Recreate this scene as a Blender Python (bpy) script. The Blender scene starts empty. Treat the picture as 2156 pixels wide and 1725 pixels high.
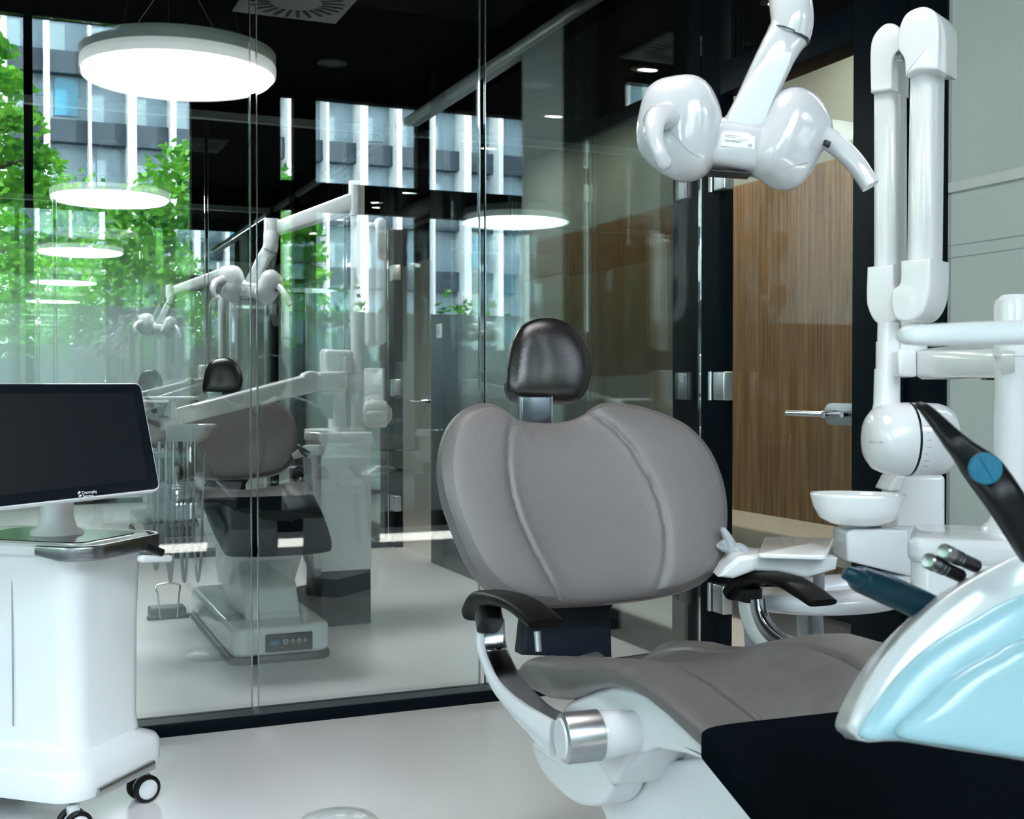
import bpy, bmesh, math, random
from mathutils import Vector, Matrix
R = math.radians
random.seed(7)
scene = bpy.context.scene
COL = scene.collection

# ------------------------------------------------------------------ camera
F_PX = 2530.0
CAM = Vector((0, 0, 1.12))
YAW, PITCH = R(22.89), R(1.0)
cam_d = bpy.data.cameras.new('camera')
cam_d.sensor_width = 36.0
cam_d.lens = F_PX / 2156 * 36.0
cam_d.clip_start = 0.05
cam_d.clip_end = 200
cam_d.dof.use_dof = True
cam_d.dof.focus_distance = 3.0
cam_d.dof.aperture_fstop = 14
cam = bpy.data.objects.new('camera', cam_d)
COL.objects.link(cam)
cam.location = CAM
cam.rotation_euler = (R(90) - PITCH, 0, -YAW)
scene.camera = cam
FWD = Vector((math.sin(YAW) * math.cos(PITCH), math.cos(YAW) * math.cos(PITCH), -math.sin(PITCH)))
RGT = Vector((math.cos(YAW), -math.sin(YAW), 0))
UPV = RGT.cross(FWD)

# ------------------------------------------------------------------ world, sun, exposure
w = bpy.data.worlds.new('world')
scene.world = w
w.use_nodes = True
nt = w.node_tree
nt.nodes.clear()
bg = nt.nodes.new('ShaderNodeBackground')
wo = nt.nodes.new('ShaderNodeOutputWorld')
tc = nt.nodes.new('ShaderNodeTexCoord')
sp = nt.nodes.new('ShaderNodeSeparateXYZ')
cr = nt.nodes.new('ShaderNodeValToRGB')
nt.links.new(tc.outputs['Generated'], sp.inputs[0])
nt.links.new(sp.outputs['Z'], cr.inputs[0])
cr.color_ramp.elements[0].position = 0.0
cr.color_ramp.elements[0].color = (0.93, 0.93, 0.98, 1)
cr.color_ramp.elements[1].position = 0.8
cr.color_ramp.elements[1].color = (0.76, 0.85, 0.97, 1)
nt.links.new(cr.outputs[0], bg.inputs[0])
bg.inputs[1].default_value = 13.0
nt.links.new(bg.outputs[0], wo.inputs[0])
sun_d = bpy.data.lights.new('sun', 'SUN')
sun_d.energy = 22
sun_d.angle = R(1)
sun_d.color = (1, .95, .88)
sun = bpy.data.objects.new('sun', sun_d)
COL.objects.link(sun)
# the sun stands high over the clinic and lights the fronts across the yard
sun.rotation_euler = Vector((-.42, -.62, -.72)).to_track_quat('-Z', 'Y').to_euler()
scene.view_settings.view_transform = 'Standard'
scene.view_settings.look = 'None'
scene.view_settings.gamma = 1
scene.view_settings.use_curve_mapping = False
scene.view_settings.exposure = 0.88
cy = scene.cycles
cy.use_denoising = True
cy.max_bounces = 9
cy.diffuse_bounces = 4
cy.glossy_bounces = 5
cy.transmission_bounces = 6
cy.transparent_max_bounces = 40
cy.caustics_reflective = False
cy.caustics_refractive = False
cy.sample_clamp_indirect = 6.0


def portal(loc, rot, sx, sy):
    l = bpy.data.lights.new('window_portal', 'AREA')
    l.shape = 'RECTANGLE'
    l.size, l.size_y = sx, sy
    l.cycles.is_portal = True
    o = bpy.data.objects.new('window_portal', l)
    COL.objects.link(o)
    o.location = loc
    o.rotation_euler = rot


# ------------------------------------------------------------------ pixel frame to the place
def ray(px, py):
    return FWD + RGT * ((px - 1078) / F_PX) - UPV * ((py - 862.5) / F_PX)


def P(px, py, d):
    return CAM + ray(px, py) * d


def UX(px, py, X):
    r = ray(px, py)
    return CAM + r * (X / r.x)


def UY(px, py, Y):
    r = ray(px, py)
    return CAM + r * (Y / r.y)


def UZ(px, py, Z):
    r = ray(px, py)
    return CAM + r * ((Z - CAM.z) / r.z)


def UPL(px, py, o, n):
    r = ray(px, py)
    return CAM + r * ((o - CAM).dot(n) / r.dot(n))


V = Vector


# ------------------------------------------------------------------ materials
def mat(name, col, rough=.5, metal=0, coat=0, bump=0, bscale=200, spec=.5, emis=None, estr=0, var=0, vscale=3, sheen=0):
    m = bpy.data.materials.new(name)
    m.use_nodes = True
    t = m.node_tree
    b = t.nodes['Principled BSDF']
    b.inputs['Base Color'].default_value = (*col, 1)
    b.inputs['Roughness'].default_value = rough
    b.inputs['Metallic'].default_value = metal
    b.inputs['Coat Weight'].default_value = coat
    b.inputs['Coat Roughness'].default_value = .05
    b.inputs['Specular IOR Level'].default_value = spec
    if sheen:
        b.inputs['Sheen Weight'].default_value = sheen
    if emis:
        b.inputs['Emission Color'].default_value = (*emis, 1)
        b.inputs['Emission Strength'].default_value = estr
    c = t.nodes.new('ShaderNodeTexCoord')
    if bump:
        n = t.nodes.new('ShaderNodeTexNoise')
        n.inputs['Scale'].default_value = bscale
        n.inputs['Detail'].default_value = 3
        bp = t.nodes.new('ShaderNodeBump')
        bp.inputs['Strength'].default_value = bump
        bp.inputs['Distance'].default_value = .002
        t.links.new(c.outputs['Object'], n.inputs['Vector'])
        t.links.new(n.outputs[0], bp.inputs['Height'])
        t.links.new(bp.outputs[0], b.inputs['Normal'])
    v = var or .02
    n = t.nodes.new('ShaderNodeTexNoise')
    n.inputs['Scale'].default_value = vscale
    mx = t.nodes.new('ShaderNodeMix')
    mx.data_type = 'RGBA'
    mx.inputs[6].default_value = (*[x * (1 - v) for x in col], 1)
    mx.inputs[7].default_value = (*[min(1, x * (1 + v)) for x in col], 1)
    t.links.new(c.outputs['Object'], n.inputs['Vector'])
    t.links.new(n.outputs[0], mx.inputs[0])
    t.links.new(mx.outputs[2], b.inputs['Base Color'])
    return m


M = {}
M['white'] = mat('white_gloss_plastic', (.70, .72, .735), .16, coat=.4)
M['white_soft'] = mat('white_satin_plastic', (.74, .765, .78), .32)
M['porcelain'] = mat('porcelain', (.86, .88, .89), .06, coat=.6)
M['leather'] = mat('grey_leather', (.118, .109, .107), .34, bump=.35, bscale=420, spec=.6)
M['leather_dark'] = mat('dark_leather', (.011, .010, .011), .25, bump=.2, bscale=380, spec=.6)
M['black_vinyl'] = mat('black_vinyl', (.0035, .0055, .0075), .5, bump=.1, bscale=500, spec=.0)
M['black'] = mat('black_plastic', (.005, .006, .008), .35, spec=.3)
M['black_grain'] = mat('grained_black_plastic', (.003, .003, .0035), .4, bump=.12, bscale=700, spec=.12)
M['navy_panel'] = mat('dark_navy_panel', (.008, .013, .02), .45, spec=.2)
M['frame'] = mat('dark_navy_frame', (.002, .005, .008), .45, spec=.06)
M['chrome'] = mat('brushed_chrome', (.55, .57, .6), .18, metal=1)
M['steel'] = mat('satin_steel', (.5, .52, .53), .33, metal=1)
M['darksteel'] = mat('dark_steel', (.16, .18, .2), .25, metal=1)
M['teal'] = mat('teal_plastic', (.004, .036, .058), .35, spec=.25)
M['blue'] = mat('blue_button', (.01, .17, .29), .45)
M['grey'] = mat('grey_plastic', (.30, .33, .36), .4)
M['hose'] = mat('grey_hose', (.32, .35, .37), .5)
M['charcoal'] = mat('charcoal_plastic', (.03, .038, .045), .4)
M['screen'] = mat('glass_screen', (.006, .009, .012), .12, spec=.35)
M['cream'] = mat('cream_wall', (.70, .72, .62), .7)
M['wallwhite'] = mat('white_wall', (.60, .64, .63), .75)
M['palepanel'] = mat('pale_green_grey_panel', (.47, .53, .51), .3)
M['bench'] = mat('beige_felt', (.36, .35, .29), .9, bump=.4, bscale=350, var=.15, vscale=60)
M['ceil'] = mat('black_ceiling', (.0015, .0018, .002), .8, spec=.05)
M['vent'] = mat('grey_vent_metal', (.30, .31, .30), .5)
M['strip'] = mat('aluminium_channel', (.28, .29, .28), .35, metal=.6)
M['lampbody'] = mat('lamp_white_ring', (.8, .82, .82), .4, emis=(.95, .985, 1), estr=.22)
M['lampdisc'] = mat('lamp_diffuser', (.9, .9, .9), .5, emis=(.95, .985, 1), estr=14)
M['lampdim'] = mat('lamp_diffuser_low', (.9, .9, .9), .5, emis=(1, .95, .93), estr=5.5)
M['corrdisc'] = mat('corridor_lamp_diffuser', (.9, .9, .9), .5, emis=(1, .96, .90), estr=55)
M['spot'] = mat('downlight', (.9, .9, .9), .5, emis=(1, .93, .82), estr=12)
M['porceg'] = mat('label_white', (.8, .82, .84), .4)
M['ink'] = mat('grey_ink', (.10, .11, .12), .5)
M['whiteink'] = mat('white_ink', (.8, .8, .8), .5)
M['film'] = None
M['lamp_shell'] = mat('white_lamp_shell', (.50, .515, .53), .14, coat=.5)
M['wallgreen'] = mat('grey_green_wall', (.22, .26, .235), .7)
M['leftwall'] = mat('grey_painted_wall', (.13, .14, .145), .8)
M['white_cart'] = mat('bright_white_plastic', (.84, .88, .89), .18, coat=.3)
M['track'] = mat('dark_satin_track', (.055, .065, .07), .5, spec=.2)
M['handle_metal'] = mat('grey_satin_metal', (.30, .31, .32), .28, metal=1)
M['screen_lit'] = mat('matte_display', (.006, .009, .012), .4, spec=.1)
M['console_blue_lit'] = mat('white_plastic_blue_lit', (.38, .62, .70), .22, coat=.3)  # white plastic with the cyan of the sky light mixed into its colour
M['grey_ring'] = mat('grey_lamp_ring', (.45, .48, .47), .4)
M['concrete'] = mat('outside_concrete', (.30, .32, .33), .8, var=.12)
M['fin'] = mat('white_facade_fin', (.85, .86, .85), .6)
M['facade'] = mat('grey_facade_panel', (.18, .26, .30), .45, var=.2, vscale=.8)
M['blueglass'] = mat('blue_facade_glass', (.04, .22, .33), .15)
M['band'] = mat('dark_facade_band', (.012, .03, .045), .5)
M['bark'] = mat('bark', (.05, .035, .025), .8)
M['paving'] = mat('paving', (.25, .26, .27), .8)


def glass(name, tint, base, k):
    m = bpy.data.materials.new(name)
    m.use_nodes = True
    t = m.node_tree
    t.nodes.clear()
    o = t.nodes.new('ShaderNodeOutputMaterial')
    a = t.nodes.new('ShaderNodeBsdfTransparent')
    a.inputs[0].default_value = (*tint, 1)
    g = t.nodes.new('ShaderNodeBsdfGlossy')
    g.inputs['Roughness'].default_value = 0.0
    g.inputs['Color'].default_value = (.93, 1, 1, 1)
    f = t.nodes.new('ShaderNodeFresnel')
    f.inputs[0].default_value = 1.5
    mm = t.nodes.new('ShaderNodeMath')
    mm.operation = 'MULTIPLY_ADD'
    mm.use_clamp = True
    mm.inputs[1].default_value = k
    mm.inputs[2].default_value = base
    x = t.nodes.new('ShaderNodeMixShader')
    t.links.new(f.outputs[0], mm.inputs[0])
    t.links.new(mm.outputs[0], x.inputs[0])
    t.links.new(a.outputs[0], x.inputs[1])
    t.links.new(g.outputs[0], x.inputs[2])
    t.links.new(x.outputs[0], o.inputs[0])
    return m


M['glass'] = glass('partition_glass', (.955, .985, .975), .035, 1.5)
M['glass_window'] = glass('window_glass', (.94, .97, .97), .0, 1.0)
M['glass_door'] = glass('door_glass', (.96, .985, .975), .0, .03)
M['glass_corr'] = glass('corridor_glass', (.955, .985, .975), .01, .75)
M['glass_edge'] = mat('polished_glass_edge', (.30, .36, .36), .08, metal=.7)


def film_mat():
    m = bpy.data.materials.new('frosted_window_film')
    m.use_nodes = True
    t = m.node_tree
    t.nodes.clear()
    o = t.nodes.new('ShaderNodeOutputMaterial')
    a = t.nodes.new('ShaderNodeBsdfTranslucent')
    a.inputs[0].default_value = (.80, .86, .87, 1)
    b = t.nodes.new('ShaderNodeBsdfDiffuse')
    b.inputs[0].default_value = (.5, .56, .58, 1)
    x = t.nodes.new('ShaderNodeMixShader')
    x.inputs[0].default_value = .2
    t.links.new(a.outputs[0], x.inputs[1])
    t.links.new(b.outputs[0], x.inputs[2])
    t.links.new(x.outputs[0], o.inputs[0])
    return m


M['film'] = film_mat()


def leaf_mat():
    m = bpy.data.materials.new('leaf')
    m.use_nodes = True
    t = m.node_tree
    b = t.nodes['Principled BSDF']
    b.inputs['Roughness'].default_value = .5
    n = t.nodes.new('ShaderNodeTexNoise')
    n.inputs['Scale'].default_value = 2.5
    c = t.nodes.new('ShaderNodeTexCoord')
    r = t.nodes.new('ShaderNodeValToRGB')
    r.color_ramp.elements[0].position = .35
    r.color_ramp.elements[0].color = (.02, .14, .02, 1)
    r.color_ramp.elements[1].position = .68
    r.color_ramp.elements[1].color = (.20, .52, .05, 1)
    t.links.new(c.outputs['Object'], n.inputs['Vector'])
    t.links.new(n.outputs[0], r.inputs[0])
    t.links.new(r.outputs[0], b.inputs['Base Color'])
    b.inputs['Subsurface Weight'].default_value = 0
    tr = t.nodes.new('ShaderNodeBsdfTranslucent')
    t.links.new(r.outputs[0], tr.inputs[0])
    x = t.nodes.new('ShaderNodeMixShader')
    x.inputs[0].default_value = .35
    out = t.nodes['Material Output']
    t.links.new(b.outputs[0], x.inputs[1])
    t.links.new(tr.outputs[0], x.inputs[2])
    t.links.new(x.outputs[0], out.inputs[0])
    return m


M['leaf'] = leaf_mat()


def wood_mat():
    m = bpy.data.materials.new('walnut_veneer')
    m.use_nodes = True
    t = m.node_tree
    b = t.nodes['Principled BSDF']
    b.inputs['Roughness'].default_value = .45
    c = t.nodes.new('ShaderNodeTexCoord')
    sx = t.nodes.new('ShaderNodeSeparateXYZ')
    t.links.new(c.outputs['Object'], sx.inputs[0])
    # book-matched leaves, mirrored about each joint
    def math_(op, a, bb=None):
        n = t.nodes.new('ShaderNodeMath')
        n.operation = op
        if hasattr(a, 'links') or hasattr(a, 'is_linked'):
            t.links.new(a, n.inputs[0])
        else:
            n.inputs[0].default_value = a
        if bb is not None:
            n.inputs[1].default_value = bb
        return n.outputs[0]
    pp = math_('PINGPONG', sx.outputs['Y'], .21)
    cb = t.nodes.new('ShaderNodeCombineXYZ')
    ky = math_('MULTIPLY', pp, 26)
    kz = math_('MULTIPLY', sx.outputs['Z'], 1.0)
    t.links.new(ky, cb.inputs[1])
    t.links.new(kz, cb.inputs[2])
    n1 = t.nodes.new('ShaderNodeTexNoise')
    n1.inputs['Scale'].default_value = 1.6
    n1.inputs['Detail'].default_value = 5
    n1.inputs['Distortion'].default_value = .6
    t.links.new(cb.outputs[0], n1.inputs['Vector'])
    cb2 = t.nodes.new('ShaderNodeCombineXYZ')
    t.links.new(math_('MULTIPLY', pp, 160), cb2.inputs[1])
    t.links.new(math_('MULTIPLY', sx.outputs['Z'], 2.2), cb2.inputs[2])
    n2 = t.nodes.new('ShaderNodeTexNoise')
    n2.inputs['Scale'].default_value = 1.5
    n2.inputs['Detail'].default_value = 3
    t.links.new(cb2.outputs[0], n2.inputs['Vector'])
    r = t.nodes.new('ShaderNodeValToRGB')
    e = r.color_ramp.elements
    e[0].position = .36
    e[0].color = (.078, .046, .020, 1)
    e[1].position = .62
    e[1].color = (.24, .150, .068, 1)
    mx = t.nodes.new('ShaderNodeMix')
    mx.inputs[0].default_value = .4
    t.links.new(n1.outputs[0], mx.inputs[2])
    t.links.new(n2.outputs[0], mx.inputs[3])
    t.links.new(mx.outputs[0], r.inputs[0])
    t.links.new(r.outputs[0], b.inputs['Base Color'])
    return m


M['wood'] = wood_mat()


def floor_mat():
    m = bpy.data.materials.new('speckled_vinyl_floor')
    m.use_nodes = True
    t = m.node_tree
    b = t.nodes['Principled BSDF']
    b.inputs['Roughness'].default_value = .3
    b.inputs['Specular IOR Level'].default_value = .45
    c = t.nodes.new('ShaderNodeTexCoord')
    v = t.nodes.new('ShaderNodeTexVoronoi')
    v.inputs['Scale'].default_value = 75
    t.links.new(c.outputs['Object'], v.inputs['Vector'])
    r = t.nodes.new('ShaderNodeValToRGB')
    e = r.color_ramp.elements
    e[0].position = .0
    e[0].color = (1, 1, 1, 1)
    e[1].position = .16
    e[1].color = (0, 0, 0, 1)
    t.links.new(v.outputs['Distance'], r.inputs[0])
    r2 = t.nodes.new('ShaderNodeValToRGB')
    e = r2.color_ramp.elements
    e[0].position = .45
    e[0].color = (.62, .63, .64, 1)
    e[1].position = .55
    e[1].color = (.20, .20, .21, 1)
    t.links.new(v.outputs['Color'], r2.inputs[0])
    r2.color_ramp.interpolation = 'CONSTANT'
    mx = t.nodes.new('ShaderNodeMix')
    mx.data_type = 'RGBA'
    mx.inputs[6].default_value = (.78, .765, .77, 1)
    t.links.new(r2.outputs[0], mx.inputs[7])
    mm = t.nodes.new('ShaderNodeMath')
    mm.operation = 'MULTIPLY'
    mm.inputs[1].default_value = .6
    t.links.new(r.outputs[0], mm.inputs[0])
    t.links.new(mm.outputs[0], mx.inputs[0])
    t.links.new(mx.outputs[2], b.inputs['Base Color'])
    return m


M['floor'] = floor_mat()


# ------------------------------------------------------------------ mesh helpers
class MB:
    def __init__(s):
        s.v, s.f = [], []

    def add(s, vs, fs):
        k = len(s.v)
        s.v += [V(p) for p in vs]
        s.f += [tuple(i + k for i in f) for f in fs]
        return s

    def box(s, a, b, bev=0, seg=3, mtx=None):
        bm = bmesh.new()
        bmesh.ops.create_cube(bm, size=1)
        a, b = V(a), V(b)
        c, d = (a + b) / 2, (b - a)
        for v in bm.verts:
            v.co = V((c.x + v.co.x * d.x, c.y + v.co.y * d.y, c.z + v.co.z * d.z))
        if bev:
            bmesh.ops.bevel(bm, geom=bm.edges[:], offset=min(bev, .49 * min(abs(d.x), abs(d.y), abs(d.z))), segments=seg, profile=.5, affect='EDGES')
        if mtx:
            bmesh.ops.transform(bm, matrix=mtx, verts=bm.verts)
        s.bm(bm)
        return s

    def bm(s, bm):
        bm.verts.index_update()
        s.add([v.co.copy() for v in bm.verts], [[v.index for v in f.verts] for f in bm.faces])
        bm.free()

    def quadbox(s, q, n, th, bev=0, seg=2):
        """box with front corners q (4 points), thickness th along -n"""
        bm = bmesh.new()
        n = V(n).normalized()
        a = [bm.verts.new(p) for p in q]
        b = [bm.verts.new(p - n * th) for p in q]
        bm.faces.new(a)
        bm.faces.new(b[::-1])
        k = len(q)
        for i in range(k):
            bm.faces.new((a[i], b[i], b[(i + 1) % k], a[(i + 1) % k]))
        bmesh.ops.recalc_face_normals(bm, faces=bm.faces[:])
        if bev:
            bmesh.ops.bevel(bm, geom=bm.edges[:], offset=bev, segments=seg, profile=.5, affect='EDGES')
        s.bm(bm)
        return s

    def loft(s, rings, cap=True, closed=True):
        k = len(s.v)
        n = len(rings[0])
        for r in rings:
            s.v += [V(p) for p in r]
        for j in range(len(rings) - 1):
            for i in range(n if closed else n - 1):
                a, b = k + j * n + i, k + j * n + (i + 1) % n
                s.f.append((a, b, b + n, a + n))
        if cap:
            s.f.append(tuple(k + i for i in range(n))[::-1])
            s.f.append(tuple(k + (len(rings) - 1) * n + i for i in range(n)))
        return s

    def tube(s, pts, r, seg=16, r2=None, up=None, p=2.0, cap=True, round_ends=False):
        """swept superellipse; r, r2 numbers or lists (half width across, half height along up)"""
        pts = [V(q) for q in pts]
        n = len(pts)
        ra = r if isinstance(r, (list, tuple)) else [r] * n
        rb = ra if r2 is None else (r2 if isinstance(r2, (list, tuple)) else [r2] * n)
        if round_ends:
            t0 = (pts[0] - pts[1]).normalized()
            t1 = (pts[-1] - pts[-2]).normalized()
            A, B, RA, RB = [], [], [], []
            for k in range(4):
                a = k / 4 * math.pi / 2
                A.append(pts[0] + t0 * ra[0] * (math.cos(a) - 0))
                RA.append((max(.02, math.sin(a)) * ra[0], max(.02, math.sin(a)) * rb[0]))
            for k in range(4):
                a = (k + 1) / 4 * math.pi / 2
                B.append(pts[-1] + t1 * ra[-1] * math.sin(a))
                RB.append((max(.02, math.cos(a)) * ra[-1], max(.02, math.cos(a)) * rb[-1]))
            pts = A + pts + B
            ra = [x[0] for x in RA] + list(ra) + [x[0] for x in RB]
            rb = [x[1] for x in RA] + list(rb) + [x[1] for x in RB]
            n = len(pts)
        rings = []
        prev = None
        for i in range(n):
            t = (pts[min(i + 1, n - 1)] - pts[max(i - 1, 0)]).normalized()
            if up is not None:
                u = V(up) - t * t.dot(V(up))
            elif prev is None:
                u = V((0, 0, 1)) - t * t.z
                if u.length < .2:
                    u = V((0, 1, 0)) - t * t.y
            else:
                u = prev - t * t.dot(prev)
            u.normalize()
            prev = u
            w_ = t.cross(u)
            ring = []
            for k in range(seg):
                a = 2 * math.pi * k / seg
                ca, sa = math.cos(a), math.sin(a)
                x = math.copysign(abs(ca) ** (2 / p), ca) * ra[i]
                y = math.copysign(abs(sa) ** (2 / p), sa) * rb[i]
                ring.append(pts[i] + w_ * x + u * y)
            rings.append(ring)
        return s.loft(rings, cap)

    def lathe(s, o, ax, prof, seg=40, cap=True, sq=None):
        """prof: list of (radius, height along ax)"""
        o, ax = V(o), V(ax).normalized()
        u = ax.orthogonal().normalized()
        w_ = ax.cross(u)
        rings = []
        for r, h in prof:
            r = max(r, 1e-5)
            rings.append([o + ax * h + (u * math.cos(2 * math.pi * k / seg) + w_ * math.sin(2 * math.pi * k / seg)) * r for k in range(seg)])
        return s.loft(rings, cap)

    def prism(s, outl, n, th, bev=.004, seg=3):
        """outline (3D points, planar), extruded th along -n, edges rounded by inset rings"""
        n = V(n).normalized()
        pts = []
        for q in outl:
            if not pts or (V(q) - pts[-1]).length > 1e-5:
                pts.append(V(q))
        if (pts[0] - pts[-1]).length < 1e-5:
            pts.pop()
        m = len(pts)
        area = sum((pts[i].cross(pts[(i + 1) % m]) for i in range(m)), V()).dot(n)
        sg = 1 if area > 0 else -1
        offs = []
        for i in range(m):
            e0 = (pts[i] - pts[i - 1]).normalized()
            e1 = (pts[(i + 1) % m] - pts[i]).normalized()
            n0, n1 = n.cross(e0) * sg, n.cross(e1) * sg
            b = n0 + n1
            if b.length < .2:
                b = n0
            b.normalize()
            offs.append(b * min(1.5, 1 / max(.3, b.dot(n0))))
        bev = min(bev, th * .49)
        seq = []
        if bev:
            for k in range(seg + 1):
                a = math.pi / 2 * k / seg
                seq.append((bev * (1 - math.sin(a)), bev * (1 - math.cos(a))))
            seq += [(i_, th - d_) for i_, d_ in seq[::-1]]
        else:
            seq = [(0, 0), (0, th)]
        return s.loft([[pts[i] + offs[i] * q - n * d_ for i in range(m)] for q, d_ in seq])

    def blob(s, outl, n, tf, tb, p=3.0, N=96, K=14, disp=None, ctr=None, ex=None):
        """rounded body over a closed planar outline; tf/tb bulge to front (along n) and back"""
        n = V(n).normalized()
        c = ctr or sum(outl, V()) / len(outl)
        ex = V(ex) if ex else (V((1, 0, 0)) - n * n.x)
        ex.normalize()
        ey = n.cross(ex)
        # polar resample of the smooth outline
        pol = []
        for q in outl:
            dlt = q - c
            pol.append((dlt.dot(ex), dlt.dot(ey)))
        rings_r = [polar(pol, 2 * math.pi * k / N) for k in range(N)]
        rings = []
        KC = K // 2
        qc = .9
        fs = [math.asin((qc * i / KC) ** (p / 2)) for i in range(1, KC + 1)]
        fs += [fs[-1] + (math.pi / 2 - fs[-1]) * i / (K - KC) for i in range(1, K - KC + 1)]
        seq = [(f, tf) for f in fs] + [(f, -tb) for f in fs[:-1][::-1]]
        kk = len(s.v)
        rr = []
        for f, t in seq:
            q = math.sin(f) ** (2 / p) if f < math.pi / 2 - 1e-6 else 1
            z = (math.cos(f) ** (2 / p) if f < math.pi / 2 - 1e-6 else 0) * t
            ring = []
            for k in range(N):
                a = 2 * math.pi * k / N
                x, y = math.cos(a) * rings_r[k] * q, math.sin(a) * rings_r[k] * q
                dz = disp(x, y, q, t > 0) if disp else 0
                ring.append(c + ex * x + ey * y + n * (z + dz))
            rr.append(ring)
        # inner front fan
        m = len(rr[0])
        d0 = disp(0, 0, 0, True) if disp else 0
        d1 = disp(0, 0, 0, False) if disp else 0
        s.v.append(c + n * (tf + d0))
        for i in range(m):
            s.v.append(rr[0][i])
        for i in range(m):
            s.f.append((kk, kk + 1 + i, kk + 1 + (i + 1) % m))
        base = kk + 1
        for j in range(1, len(rr)):
            for i in range(m):
                s.v.append(rr[j][i])
            for i in range(m):
                a, b = base + (j - 1) * m + i, base + (j - 1) * m + (i + 1) % m
                s.f.append((a, a + m, b + m, b))
        last = len(s.v)
        s.v.append(c - n * tb + n * d1)
        bb = base + (len(rr) - 1) * m
        for i in range(m):
            s.f.append((last, bb + (i + 1) % m, bb + i))
        return s

    def build(s, name, m, parent=None, sharp=35, label=None, recalc=True):
        me = bpy.data.meshes.new(name)
        off = V()
        q = parent
        while q is not None:
            off += q.location
            q = q.parent
        me.from_pydata([p - off for p in s.v], [], s.f)
        if recalc:
            b = bmesh.new()
            b.from_mesh(me)
            bmesh.ops.recalc_face_normals(b, faces=b.faces[:])
            b.to_mesh(me)
            b.free()
        me.polygons.foreach_set('use_smooth', [True] * len(me.polygons))
        me.set_sharp_from_angle(angle=R(sharp))
        me.materials.append(M[m] if isinstance(m, str) else m)
        o = bpy.data.objects.new(name, me)
        COL.objects.link(o)
        if parent is not None:
            o.parent = parent
        if label:
            o['label'] = label
        return o


def polar(pol, a):
    """radius of closed polygon (2D) in direction a, from the origin"""
    dx, dy = math.cos(a), math.sin(a)
    best = None
    n = len(pol)
    for i in range(n):
        x1, y1 = pol[i]
        x2, y2 = pol[(i + 1) % n]
        ex, ey = x2 - x1, y2 - y1
        det = dx * (-ey) - dy * (-ex)
        if abs(det) < 1e-12:
            continue
        t = (x1 * (-ey) - y1 * (-ex)) / det
        u = (dx * y1 - dy * x1) / det
        if t > 0 and -1e-9 <= u <= 1 + 1e-9:
            if best is None or t > best:
                best = t
    return best or 1e-4


def spline(pts, n=8, closed=False):
    pts = [V(p) if not isinstance(p, (int, float)) else p for p in pts]
    m = len(pts)
    out = []
    rng = range(m) if closed else range(m - 1)
    for i in rng:
        if closed:
            p0, p1, p2, p3 = pts[(i - 1) % m], pts[i], pts[(i + 1) % m], pts[(i + 2) % m]
        else:
            p0, p1, p2, p3 = pts[max(i - 1, 0)], pts[i], pts[i + 1], pts[min(i + 2, m - 1)]
        for k in range(n):
            t = k / n
            out.append(.5 * ((2 * p1) + (p2 - p0) * t + (2 * p0 - 5 * p1 + 4 * p2 - p3) * t * t + (3 * p1 - p0 - 3 * p2 + p3) * t * t * t))
    if not closed:
        out.append(pts[-1])
    return out


def interp(tab, x):
    if x <= tab[0][0]:
        return tab[0][1]
    for (a, b), (c, d) in zip(tab, tab[1:]):
        if x <= c:
            t = (x - a) / (c - a)
            return b + (d - b) * t
    return tab[-1][1]


def thing(name, label, cat, loc, group=None):
    o = bpy.data.objects.new(name, None)
    o.empty_display_size = .1
    COL.objects.link(o)
    o.location = loc
    tag(o, label, cat, group)
    return o


def tag(o, label, cat, group=None, kind=None):
    o['label'] = label
    o['category'] = cat
    if group:
        o['group'] = group
    if kind:
        o['kind'] = kind
    return o


def struct(name, mb, m, label=None, cat=None):
    o = mb.build(name, m) if isinstance(mb, MB) else mb
    o['kind'] = 'structure'
    o['label'] = label or name.replace('_', ' ')
    o['category'] = cat or name.split('_')[0]
    return o


def dup(root, off, label, group=None):
    r = root.copy()
    COL.objects.link(r)
    r.location = root.location + V(off)
    r['label'] = label
    if group:
        r['group'] = group

    def rec(src, dst):
        for ch in src.children:
            c = ch.copy()
            COL.objects.link(c)
            c.parent = dst
            rec(ch, c)
    rec(root, r)
    return r


def text(body, name, o, ex, ey, size, m, parent, sp=1.0):
    ex, ey = V(ex).normalized(), V(ey).normalized()
    ez = ex.cross(ey)
    cu = bpy.data.curves.new(name, 'FONT')
    cu.body = body
    cu.size = size
    cu.extrude = .0002
    cu.space_line = .85 * sp
    cu.materials.append(M[m])
    tmp = bpy.data.objects.new(name, cu)
    COL.objects.link(tmp)
    me = bpy.data.meshes.new_from_object(tmp.evaluated_get(bpy.context.evaluated_depsgraph_get()))
    bpy.data.objects.remove(tmp)
    ob = bpy.data.objects.new(name, me)
    COL.objects.link(ob)
    off = V()
    q = parent
    while q is not None:
        off += q.location
        q = q.parent
    mt = Matrix((ex, ey, ez)).transposed().to_4x4()
    mt.translation = V(o) - off
    ob.matrix_local = mt
    ob.parent = parent
    return ob


# ================================================================== THE SETTING
WX = 2.55            # room side of the glazed corridor wall
PY = [4.05, 8.21, 12.37]   # glass partitions between the rooms
END = 16.5
CZ = 3.14
HZ = 2.97            # underside of the bulkhead over the glass
WOODX = 3.67
BACK = -1.2
LEFT = -2.7

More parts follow.
